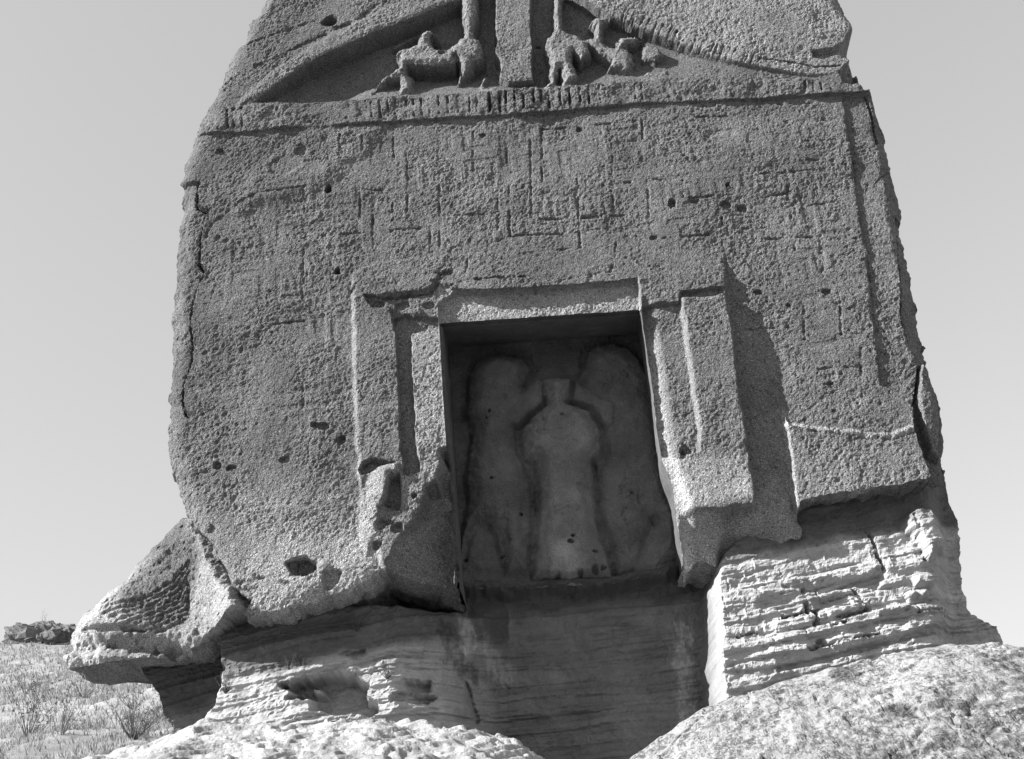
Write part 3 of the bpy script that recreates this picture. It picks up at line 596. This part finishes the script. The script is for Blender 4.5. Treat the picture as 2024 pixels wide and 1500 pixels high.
for i in range(9):                                            # fine splitting of the layers
    yy = 1170 + 9*i; s.groove([(200 + 9*i, yy + 30), (280, yy + 12), (340 + 4*i, yy - 22), (372, yy - 60)], .035, .03, rough=.02, seed=410 + i)
s.D += .02*fbm(X, Z, .2, 3, 420) + .007*fbm(X, Z, .07, 3, 421, .6) + .016*pits(X, Z, .09, .5, .42, 422) + .007*pits(X, Z, .05, .5, .42, 423)
s.outline(sd, 3, None); s.nocap = None; s.rings = [(.6 + .07*i, 1.0) for i in range(13)] + [(1.6, .99), (1.8, .93), (2.4, .8), (2.9, .5), (3.0, 0)]
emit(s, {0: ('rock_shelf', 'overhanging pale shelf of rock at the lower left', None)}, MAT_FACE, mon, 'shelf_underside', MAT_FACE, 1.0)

# ------------------------------------------------------------------ layered base below the overhang
x0, z0 = P(250, 1520, 1.1); x1, _ = P(2010, 1300, .4); _, z1 = P(1850, 880, .6)
b = Field(float(x0), float(x1), float(z0) - 1.1, float(z1), .015, .6); X, Z, PX, PY = b.X, b.Z, b.PX, b.PY
A = b.pts([(250, 1230), (262, 1290), (290, 1336), (309, 1363), (323, 1403), (342, 1443), (334, 1470), (320, 1600)], 1.15)
C = b.pts([(2000, 1600), (1995, 1330), (1984, 1289), (1956, 1254), (1925, 1242), (1899, 1230), (1890, 1175), (1886, 1120), (1893, 1077), (1891, 1014), (1888, 1002), (1880, 965), (1872, 900), (1850, 860)], 1.0)
q = np.concatenate((A, C)); w = (slice(0, b.shape[0]), slice(0, b.shape[1]))
od = b.seg(q, w, True) + .02*fbm(X, Z, .25, 3, 501) + .008*fbm(X, Z, .06, 2, 502)
gs = np.interp(PX, [250, 420, 800, 1000, 1300, 1420, 1900], [0, 0, 0, 0, 0, 0, 0])
xs = np.array([b.x[0], P(420, 1300, .6)[0], P(820, 1300, .6)[0], P(980, 1300, .6)[0], P(1300, 1300, .6)[0], P(1420, 1300, .6)[0], b.x[-1]], float)
gd = np.array([.13, .13, .12, -.02, .0, .11, .12]); xi = np.linspace(xs[0], xs[-1], 400); di = np.interp(xi, xs, gd); gi = np.concatenate(([0], np.cumsum((di[1:] + di[:-1])/2*np.diff(xi))))
S = Z - np.interp(X, xi, gi) + .02*fbm(X, Z, .8, 2, 503)                       # stratigraphic height
PXa, PYa = proj(X, .95, Z); lip = PYa - np.interp(PXa, [880, 1000, 1200, 1300, 1400], [1146, 1147, 1138, 1118, 1085]) + 5*fbm(X, Z, .3, 2, 505)
alc = 1.22 + .08*fbm(X, Z, 1.2, 2, 504); alc = mix(alc, mix(.95, alc, sm(9, 28, lip + 6*fbm(X, Z, .12, 2, 506))), sm(-3, 3, lip))
lb = np.interp(PY, [1200, 1300, 1360, 1420, 1480], [.56, .44, .36, .24, .08]) + np.interp(PX, [420, 500, 620, 790, 900, 1000], [.04, .04, -.06, -.04, .35, .75])
rb = np.interp(PY, [960, 1060, 1140, 1250, 1380, 1450], [.44, .28, .17, .10, .0, -.06]) + .25*sm(1780, 1905, PX)**1.5 + .34*sm(1822, 1890, PX)
kl = b.sdf([(416, 1285), (428, 1320), (425, 1363), (417, 1403), (395, 1435), (370, 1500), (340, 1700), (1040, 1700), (1040, 1180), (416, 1180)], .5, pad=.5, rough=.03, rw=.2)
kr = b.sdf([(1425, 1085), (1412, 1120), (1410, 1145), (1412, 1200), (1413, 1260), (1408, 1300), (1418, 1391), (1410, 1700), (2100, 1700), (2100, 800), (1560, 800), (1470, 1050)], .3, pad=.5, rough=.02, rw=.2)
wl = sm(-.05, .09, kl)*sm(1010, 860, PX)
b.D = alc*1.0
b.D = mix(b.D, lb, wl); wr = sm(-.05, .07, kr); b.D = mix(b.D, rb, wr)
b.D = np.where(PX < 420, mix(b.D, 1.15, sm(440, 415, PX)*(1 - wl)), b.D)
b.L[(kl > 0) & (PX < 900)] = 1; b.L[kr > 0] = 2
# layers: sharp ledges that run sideways
def strata(wl_, seed, jit):
    t = S/wl_ + jit*noise(X/1.4, S/wl_*.4, seed); i = np.floor(t).astype(int); T_ = perm(seed)
    v0 = T_.r[i & 511]; v1 = T_.r[(i + 1) & 511]; u = t - i
    return mix(v0, v1, sm(.86, 1.0, u)) - .5
amp = .55 + .45*np.maximum(wl*1.0, wr)
b.D += amp*(.075*strata(.21, 511, .5) + .055*strata(.085, 512, .7) + .022*strata(.036, 513, .6))*(.6 + .8*sm(-.4, .4, fbm(X, Z, .7, 2, 514)))
b.T = 1.0 + .12*strata(.11, 515, .4) + .10*strata(.045, 516, .4)
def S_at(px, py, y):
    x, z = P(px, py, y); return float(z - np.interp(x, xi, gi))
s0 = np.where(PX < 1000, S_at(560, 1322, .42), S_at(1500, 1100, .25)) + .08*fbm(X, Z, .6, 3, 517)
b.T *= mix(1.28, .44, sm(-.06, .10, S - s0)); b.T = mix(b.T*.30 + .15, b.T, np.maximum(wl, wr))  # overhang shade put into the tone: upper layers and hollow darkened
# cave in the left buttress
z4 = lambda pl: zp(pl, 400, 1200, 4.048)
b.level(z4([(640, 630), (800, 590), (1000, 550), (1220, 570), (1340, 640), (1310, 690), (1330, 770), (1400, 800), (1430, 880), (1340, 905), (1290, 870), (1100, 890), (900, 850), (880, 740), (700, 745), (780, 690)]), .42, .03, rel=True, rough=.03, y=.4)
b.level(z4([(860, 640), (950, 640), (970, 690), (900, 710)]), -.30, .03, rel=True, y=.4, tone=1.3)
b.level(z4([(1530, 710), (1650, 690), (1860, 710), (1800, 760), (1540, 770)]), .20, .03, rel=True, rough=.02, y=.4)
b.level(z4([(1620, 590), (1800, 570), (1800, 650), (1660, 670)]), .16, .03, rel=True, rough=.02, y=.4)
b.level(z4([(1120, 390), (1300, 360), (1320, 400), (1260, 440)]), .10, .03, rel=True, rough=.02, y=.5)
# right buttress: joints, pockets and blocks
z3 = lambda pl: zp(pl, 1400, 1000, 3.75)
for pl, dp, wd_ in ((z3([(690, 640), (705, 760), (715, 820)]), .10, .05), (z3([(790, 800), (775, 900), (800, 1000)]), .10, .04), (z3([(1190, 170), (1230, 300), (1260, 420), (1300, 500)]), .10, .035),
                    (z3([(1060, 640), (1130, 740), (1165, 800)]), .07, .03), (z3([(1510, 80), (1540, 230), (1590, 430)]), .09, .03), (z3([(460, 1010), (465, 1150)]), .03, .018), (z3([(720, 1095), (1000, 1035), (1240, 985)]), .08, .02),
                    (z3([(1015, 1085), (1010, 1170)]), .10, .035), (z3([(1300, 1040), (1310, 1130)]), .05, .03), (z3([(540, 850), (700, 815), (840, 795)]), .09, .03), (z3([(200, 1000), (260, 985), (420, 955)]), .06, .025),
                    (z3([(860, 860), (1000, 830), (1170, 790)]), .06, .022), (z3([(480, 1000), (600, 985)]), .06, .025), (z3([(840, 920), (990, 905)]), .07, .022)):
    b.groove(pl, dp, wd_*.7, y=.25, rough=.022, ero=True)
b.level(z3([(560, 620), (700, 590), (930, 550), (1110, 570), (1290, 470), (1310, 500), (1230, 620), (1110, 660), (1000, 640), (760, 670), (640, 640)]), .10, .04, rel=True, rough=.03, y=.25)
b.level(z3([(1500, 560), (1620, 540), (1650, 600), (1600, 625), (1510, 615)]), -.16, .02, rel=True, rough=.01, y=.25)
b.level(z3([(1440, 690), (1500, 665), (1510, 690), (1460, 715)]), -.10, .03, rel=True, y=.25); b.level(z3([(1535, 660), (1590, 650), (1600, 690), (1550, 710)]), -.12, .03, rel=True, y=.25)
b.level(z3([(850, 800), (1090, 750), (1100, 800), (870, 860)]), -.05, .015, rel=True, y=.25, rough=.012)
b.level(z3([(1200, 830), (1440, 755), (1460, 800), (1380, 830), (1220, 850)]), -.08, .02, rel=True, y=.25, rough=.015)
b.level(z3([(780, 1030), (830, 1015), (890, 1075), (780, 1075)]), .10, .02, rel=True, y=.2)
b.level(z3([(500, 1250), (1000, 1180), (1340, 1110), (1720, 1010), (1750, 920), (1300, 985), (720, 1100), (480, 1160)]), .04, .02, rel=True, y=.2)
b.level(z3([(1460, 100), (1510, 60), (1640, 50), (1660, 200), (1740, 250), (1730, 350), (1620, 380), (1590, 430), (1545, 300), (1440, 170)]), -.22, .04, rel=True, rough=.02, y=.35)
Sb = S + .035*fbm(X, S, .5, 3, 524); bi = np.floor(Sb/.13).astype(int); Tb = perm(521); bl = .25 + .5*Tb.r[bi & 511]; bx_ = X/bl + 7*Tb.r2[bi & 511]; bj = np.floor(bx_).astype(int)
bv = Tb.r[(Tb.p[bi & 511] + bj) & 511] - .5; jn = np.minimum(bx_ - bj, 1 - bx_ + bj)*bl; bs = np.minimum(Sb/.13 - bi, 1 - Sb/.13 + bi)*.13
pa = wr*sm(1120, 1200, PY)*sm(-.3, .3, fbm(X, Z, .5, 2, 522) + .15)
pa = pa*sm(-.4, .4, fbm(X, Z, .35, 3, 523))
b.D += pa*(.06*bv + .04*(1 - sm(.004, .02, jn))*(Tb.r2[(bi + bj) & 511] > .4) + .02*(1 - sm(.004, .016, bs)))
# pale run-off streaks and darker ones in the hollow below the niche
def streak(pl, v, wd_, seed):
    d_ = b.line(pl, 1.2, pad=.4); k_ = (1 - sm(wd_*.1, wd_, d_ + .10*fbm(X, Z*.35, .12, 4, seed, .7)))*(.45 + .9*sm(-.3, .4, fbm(X, Z*.5, .05, 3, seed + 9, .7))); b.T *= 1 + v*np.clip(k_, 0, 1)
streak([(905, 1180), (915, 1230), (935, 1280)], 1.0, .12, 531); streak([(1350, 1250), (1345, 1330), (1360, 1400), (1350, 1440)], .9, .14, 532); streak([(930, 1250), (970, 1300), (1000, 1340)], .5, .15, 533)
streak([(890, 1260), (900, 1310), (925, 1340)], -.5, .14, 534); streak([(930, 1330), (1000, 1360)], -.35, .12, 535)
b.groove([(925, 1360), (935, 1400), (945, 1430)], .08, .04, y=1.1)
b.D += .03*fbm(X, Z, .35, 3, 541)*(.4 + .6*np.maximum(wl, wr)) + .010*fbm(X, S*1.4, .10, 4, 542, .65) + .012*np.minimum(np.abs(fbm(X, Z, .3, 3, 545)), .12)/.12 - .012 + .012*pits(X, Z, .1, .25, .35, 543)*amp
b.T *= 1 + .12*fbm(X, S*3, .35, 4, 544)
b.outline(np.minimum(od, 1.0), 4, None); b.nocap = None; b.rings = [(1.9, 1.0), (2.6, .98), (3.6, .9), (4.4, .6), (4.6, 0)]
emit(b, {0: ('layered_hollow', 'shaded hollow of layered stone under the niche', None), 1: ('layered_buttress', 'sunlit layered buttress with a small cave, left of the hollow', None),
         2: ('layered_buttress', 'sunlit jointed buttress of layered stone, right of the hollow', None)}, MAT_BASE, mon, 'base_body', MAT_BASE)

# ================================================================== ground and hill
cxp = np.array([-400, 200, 300, 400, 480, 600, 740, 800, 900, 960, 1020, 1100, 1300, 2024, 2600], float)
cyp = np.array([1600, 1490, 1472, 1428, 1434, 1432, 1424, 1431, 1439, 1450, 1468, 1515, 1560, 1560, 1560], float)
CX, CZ = P(cxp, cyp, -.1)
hz1 = float(CAM[2] + (9 - CAM[1])*(rays(180., 1560.)[2]/rays(180., 1560.)[1]))
hz2 = float(CAM[2] + (48 - CAM[1])*(rays(75., 1262.)[2]/rays(75., 1262.)[1]))
def ground(x, y):
    crest = np.interp(x, CX, CZ)
    near = mix(0.0*x, crest, np.clip((y + 11.0)/10.9, 0, 1)**1.25)
    near = near + .10*(.5 - np.abs(fbm(x, y, .8, 3, 601)))*sm(-9, -2, y)*sm(.6, -.2, y) + (.03*fbm(x, y, .30, 5, 602, .6) + .012*pits(x, y, .12, .4, .45, 605))*sm(-7, -1, y)
    tz = (near + .13*fbm(x, y, .8, 4, 606) - .1*x)/.085; fl = np.floor(tz); near = mix(near, near + (fl + sm(.55, 1.0, tz - fl) - tz)*.055, sm(-3, -2, y))
    behind = np.interp(x, CX, CZ) - .25
    hill = np.interp(y, [2, 9, 48, 75, 140, 600], [hz1 - 1.2, hz1, hz2, hz2 - 2, hz2 - 9, hz2 - 14])
    left = sm(4, -6, x - .06*y)
    far = mix(np.minimum(crest - .4, 1.0) - .01*np.clip(y, 0, 300), hill, left)
    far = far + .5*fbm(x, y, 9, 3, 603)*sm(6, 20, y) + .10*fbm(x, y, 1.3, 3, 604)
    return mix(near, mix(behind, far, sm(.8, 5, y)), sm(0.0, .7, y))
gxs = np.unique(np.concatenate((np.linspace(-900, -60, 22), np.linspace(-60, -12, 60), np.linspace(-12, -6, 50), np.linspace(-6, -5, 30), np.linspace(-5, 1.6, 330), np.linspace(1.6, 6, 80), np.linspace(6, 20, 30), np.linspace(20, 900, 26))))
gys = np.unique(np.concatenate((np.linspace(-200, -14, 14), np.linspace(-14, -3, 60), np.linspace(-3, -1.4, 40), np.linspace(-1.4, .8, 110), np.linspace(.8, 8, 60), np.linspace(8, 60, 130), np.linspace(60, 120, 30), np.linspace(120, 1200, 24))))
GX, GY = np.meshgrid(gxs, gys); GZ = ground(GX, GY)
idx = np.arange(GX.size).reshape(GX.shape); Q = np.stack((idx[:-1, :-1], idx[:-1, 1:], idx[1:, 1:], idx[1:, :-1]), -1).reshape(-1, 4)
tone = (1 + .15*sm(3, 9, GY) + .35*sm(-1.6, -.8, GY)*sm(1.5, .5, GY))*(1 - .55*sm(-1.2, -3.0, GY))*(1 + .25*fbm(GX, GY, 2.5, 4, 611)*sm(2, 8, GY))  # unseen ground in front is darkened to cut bounced fill light
gr = mesh_obj('ground', np.stack((GX.ravel(), GY.ravel(), GZ.ravel()), 1), Q, MAT_GROUND, None, tone.ravel(), True)
gr['kind'] = 'structure'; gr['label'] = 'dry pale ground rising to a grassy hillside'

def on_hill(px, py, y0=5.0, y1=120.0):
    d_ = rays(float(px), float(py)); d_ = d_/d_[1]
    for y in np.arange(y0, y1, .15):
        p = CAM + d_*(y - CAM[1])
        if float(ground(np.array([p[0]]), np.array([y]))[0]) >= p[2]: return p[0], y, float(ground(np.array([p[0]]), np.array([y]))[0])
    return None

# dry grass all over the hillside
rs = np.random.RandomState(9); nB = 46000
yy = 5 + 47*rs.rand(nB)**1.2; px_ = -220 + 800*rs.rand(nB)
xx = CAM[0] + (px_ - 1130)/F*(yy + 11.7)*1.12
zz = ground(xx, yy); cl = sm(-.35, .35, fbm(xx, yy, 2.2, 3, 621)); kp = rs.rand(nB) < .25 + .75*cl
xx, yy, zz = xx[kp], yy[kp], zz[kp]; n = len(xx)
V = []; hgt = (.05 + .14*rs.rand(n)); 
for j in range(3):
    an = rs.rand(n)*6.28; ln_ = .25 + .5*rs.rand(n); wdt = .006 + .010*rs.rand(n)*(1 + yy/30)
    bx = xx + .10*(rs.rand(n) - .5); by = yy + .10*(rs.rand(n) - .5)
    V.append(np.stack((np.stack((bx - wdt, by, zz - .02), 1), np.stack((bx + wdt, by, zz - .02), 1), np.stack((bx + np.cos(an)*ln_*hgt, by + np.sin(an)*ln_*hgt, zz + hgt), 1)), 1))
V = np.concatenate(V).reshape(-1, 3)
go = mesh_obj('grass', V, np.arange(len(V)).reshape(-1, 3), MAT_GRASS); tag(go, 'thin dry grass covering the hillside', 'grass', kind='stuff')

def twigs(loc, h, r, nst, seed, wd_, leafy=0, lean=0.0, cr=None):
    rs = np.random.RandomState(seed); V = []; Q = []; LV = []
    def tube(p0, p1, r0, r1):
        d_ = p1 - p0; a = np.cross(d_, (.3, .9, .2)); a /= np.linalg.norm(a) + 1e-9; c_ = np.cross(d_, a); c_ /= np.linalg.norm(c_) + 1e-9
        k_ = len(V)
        for p, rr2 in ((p0, r0), (p1, r1)):
            for q_ in range(3): V.append(p + rr2*(a*math.cos(q_*2.094) + c_*math.sin(q_*2.094)))
        for q_ in range(3): Q.append((k_ + q_, k_ + (q_ + 1) % 3, k_ + 3 + (q_ + 1) % 3, k_ + 3 + q_))
    for i in range(nst):
        an = rs.rand()*6.28; sp_ = r*(.2 + .8*rs.rand()); p = np.array((.004*math.cos(an), .004*math.sin(an), -.05)); d_ = np.array((sp_*math.cos(an) + lean, sp_*math.sin(an), h*(.5 + .5*rs.rand())))
        prev = p; m_ = 4
        for q_ in range(m_):
            nx_ = p + d_*((q_ + 1)/m_) + .05*h*(rs.rand(3) - .5); tube(prev, nx_, wd_*(1 - q_/m_) + .2*wd_, wd_*(1 - (q_ + 1)/m_) + .2*wd_)
            for br in range(2 if q_ else 0):
                e_ = nx_ + (rs.rand(3) - np.array((.5, .5, .2)))*h*.35; tube(nx_, e_, wd_*.4, wd_*.12)
                for lf in range(leafy):
                    o_ = nx_ + (e_ - nx_)*rs.rand() + .03*h*(rs.rand(3) - .5); LV.append(np.stack((o_, o_ + (rs.rand(3) - .5)*.055*h, o_ + (rs.rand(3) - .5)*.055*h)))
            prev = nx_
    return np.array(V), np.array(Q), (np.concatenate(LV) if LV else None)
def shrub(name, loc, h, r, nst, seed, wd_, label, leafy=0, lean=0.0, group=None):
    e = empty(name, loc, label, 'shrub', group); V, Q, LV = twigs(loc, h, r, nst, seed, wd_, leafy, lean)
    o = mesh_obj('stems', V, Q, MAT_TWIG); o.parent = e
    if LV is not None: o = mesh_obj('leaves', LV, np.arange(len(LV)).reshape(-1, 3), MAT_LEAF); o.parent = e
for i, (px, py, h, r, ns, lf, lab) in enumerate(((55, 1462, 1.7, 1.0, 22, 3, 'tall dry shrub with bare leaning twigs low on the hillside'), (262, 1462, 1.0, .8, 40, 3, 'bushy dry shrub beside the rock pillar under the shelf'),
        (120, 1455, 1.2, .7, 12, 1, 'sparse wiry shrub between the tall shrub and the bushy one'), (50, 1372, .8, .7, 16, 3, 'small dark shrub on the slope above the tall dry shrub'),
        (165, 1378, .5, .8, 14, 2, 'low spreading shrub halfway up the open slope'), (262, 1405, .5, .6, 14, 3, 'low tuft of brush just above the bushy dry shrub'), (320, 1425, .5, .5, 14, 3, 'little brush tuft at the foot of the rock pillar'))):
    p = on_hill(px, py)
    if p: shrub('dry_shrub', p, h, r, ns, 700 + i, .008, lab, lf, .1, 'dry shrubs on the hillside')
for i, (px, py, h, ns, lab) in enumerate(((42, 1243, 2.0, 7, 'thin bare sapling standing on the ridge outcrop'), (90, 1236, 1.0, 4, 'short bare twigs at the end of the ridge outcrop'))):
    p = on_hill(px, 1262)
    if p:
        zt = float(CAM[2] + (p[1] - CAM[1])*rays(float(px), float(py))[2]/rays(float(px), float(py))[1])
        shrub('bare_sapling', (p[0], p[1] - .5, zt - .4), h, .35, ns, 730 + i, .012, lab, 0, .15)

def lump(name, loc, size, mat, seed, label, cat, amp=.25, wl_=.5, res=40, tone=1.0, flat=2.5):
    u = np.linspace(0, np.pi, res); v = np.linspace(0, 2*np.pi, res*2, endpoint=False); U, Vv = np.meshgrid(u, v, indexing='ij')
    n_ = np.stack((np.sin(U)*np.cos(Vv), np.sin(U)*np.sin(Vv), np.cos(U)), -1)
    n_ = np.sign(n_)*np.abs(n_)**(2/flat); n_ = n_/np.maximum(np.abs(n_).max(-1, keepdims=True)*.35 + np.linalg.norm(n_, axis=-1, keepdims=True)*.65, 1e-6)
    a = 1 + amp*fbm(n_[..., 0]*2 + n_[..., 2]*1.3, n_[..., 1]*2 - n_[..., 2], wl_*2, 5, seed)
    p = n_*a[..., None]*np.array(size)/2; V = p.reshape(-1, 3); nu, nv = U.shape; id_ = np.arange(nu*nv).reshape(nu, nv)
    Q = np.stack((id_[:-1], id_[1:], np.roll(id_, -1, 1)[1:], np.roll(id_, -1, 1)[:-1]), -1).reshape(-1, 4)
    o = mesh_obj(name, V, Q, mat, None, np.full(len(V), tone)); o.location = loc; return tag(o, label, cat)
p0 = on_hill(20, 1275); p1 = on_hill(110, 1275)
for i, (px, wdt, ht, lab) in enumerate(((12, 3.4, 1.1, 'dark low outcrop under the bare sapling on the ridge'), (62, 2.8, 1.2, 'dark cracked outcrop capping the ridge above the slope'), (108, 2.2, .9, 'smaller dark outcrop on the ridge next to the overhanging shelf'))):
    p = on_hill(px, 1268)
    if p:
        zt = float(CAM[2] + (p[1] - CAM[1])*rays(float(px), 1230. + 4*i)[2]/rays(float(px), 1230. + 4*i)[1])
        h_ = zt - p[2] + .7
        lump('ridge_outcrop', (p[0], p[1] + .3, zt - h_/2 + .05), (wdt, 1.8, h_), MAT_HILL, 740 + i, lab, 'rock', .24, .4, 70, .95, 4)

# ================================================================== boulder at the lower right
bp = [(1190, 1560), (1260, 1495), (1300, 1466), (1343, 1431), (1386, 1403), (1418, 1391), (1484, 1370), (1524, 1355), (1587, 1336), (1640, 1326), (1693, 1318), (1771, 1294), (1830, 1282), (1870, 1275), (1917, 1277), (1948, 1273), (1972, 1280), (1990, 1296), (2020, 1335), (2080, 1420), (2150, 1560)]
ax, az = P(np.array([a for a, _ in bp], float), np.array([c_ for _, c_ in bp], float), -.12)
seg_ = np.concatenate(([0], np.cumsum(np.hypot(np.diff(ax), np.diff(az))))); tt = np.linspace(0, seg_[-1], 330); ax = np.interp(tt, seg_, ax); az = np.interp(tt, seg_, az)
az = az + .012*fbm(ax, az, .2, 3, 801)
prof = np.concatenate((np.linspace(-.45, 0, 24)[:-1], np.linspace(0, 1, 170)))
V = np.zeros((len(prof), len(tt), 3)); zb = 1.0
for i, t in enumerate(prof):
    if t < 0: dy, dz = -t*1.6, -1.5*t*t*3.0
    else: dy, dz = -(2.6*t), -(.28*t + 2.9*t*t)
    sc_ = 1 + .25*max(t, 0)
    xc = ax.mean(); V[i, :, 0] = xc + (ax - xc)*sc_; V[i, :, 1] = -.12 + dy; V[i, :, 2] = az + dz*(1 if t < 0 else 1.0)
nn = .10*fbm(V[..., 0], V[..., 1]*1.3 + V[..., 2], .8, 3, 802) + .035*fbm(V[..., 0], V[..., 1] + V[..., 2], .22, 4, 803, .6) - .03*pits(V[..., 0], V[..., 1] + V[..., 2], .16, .5, .45, 804)
nn -= .05*(1 - sm(.0, .05, np.abs(fbm(V[..., 0], V[..., 1] + V[..., 2], 1.6, 4, 811)))) ; nn += .012*fbm(V[..., 0], V[..., 1] + V[..., 2], .07, 3, 812, .7)
fade = sm(0, .12, np.abs(prof))[:, None]*.9 + .1
V[..., 2] += nn*fade*.45; V[..., 1] -= nn*fade*.3
T = 1 + .1*fbm(V[..., 0], V[..., 1] + V[..., 2], .5, 4, 805)
px_, py_ = proj(V[..., 0], V[..., 1], V[..., 2])
pale = sm(.9, .5, np.hypot((px_ - 1745)/110, (py_ - 1345)/62) + .22*fbm(V[..., 0], V[..., 2], .25, 4, 806)); T = T*(1 + .12*pale)
for (qx, qy, rx, ry) in ((1672, 1330, 34, 20), (1775, 1405, 44, 22)):
    T *= 1 - .55*sm(1.1, .6, np.hypot((px_ - qx)/rx, (py_ - qy)/ry) + .5*fbm(V[..., 0], V[..., 2], .12, 4, 807))
lz = sm(-.1, .55, fbm(V[..., 0], V[..., 1] + V[..., 2], .13, 5, 808, .75) + .9*sm(1640, 1960, px_ + 1.6*(py_ - 1400)) - .55 - .8*pale + .5*fbm(V[..., 0], V[..., 1] + V[..., 2], .7, 2, 809))
T *= (1 - .5*lz)*1.16
idx = np.arange(V[..., 0].size).reshape(V.shape[:2]); Q = np.stack((idx[:-1, :-1], idx[1:, :-1], idx[1:, 1:], idx[:-1, 1:]), -1).reshape(-1, 4)
bo = mesh_obj('boulder', V.reshape(-1, 3), Q, MAT_BOULD, None, T.ravel()); tag(bo, 'huge pale boulder mottled with lichen at the foot of the jointed buttress', 'boulder')

# ================================================================== small dry plants rooted in the left buttress
def base_point(px, py):
    d_ = rays(float(px), float(py)); d_ = d_/d_[1]
    for y in np.arange(-.3, 1.6, .01):
        p = CAM + d_*(y - CAM[1]); j = int(round((p[0] - b.x[0])/b.h)); i = int(round((p[2] - b.z[0])/b.h))
        if 0 <= i < b.shape[0] and 0 <= j < b.shape[1] and b.D[i, j] <= y: return (p[0], y - .03, p[2])
    return None
for i, (px, py, h, lab) in enumerate(((447, 1362, .22, 'small dry tuft on the left corner of the sunlit buttress'), (572, 1316, .14, 'dark little tuft on the ledge above the cave'), (600, 1312, .12, 'tuft on the ledge just right of the dark little tuft'),
        (766, 1333, .16, 'dry sprig hanging right of the small cave'), (705, 1240, .16, 'pale tuft in the shadow line under the overhang'))):
    p = base_point(px, py)
    if p: shrub('dry_tuft', p, h, .13, 16, 760 + i, .004, lab, 2, 0.0, 'dry tufts on the layered stone')
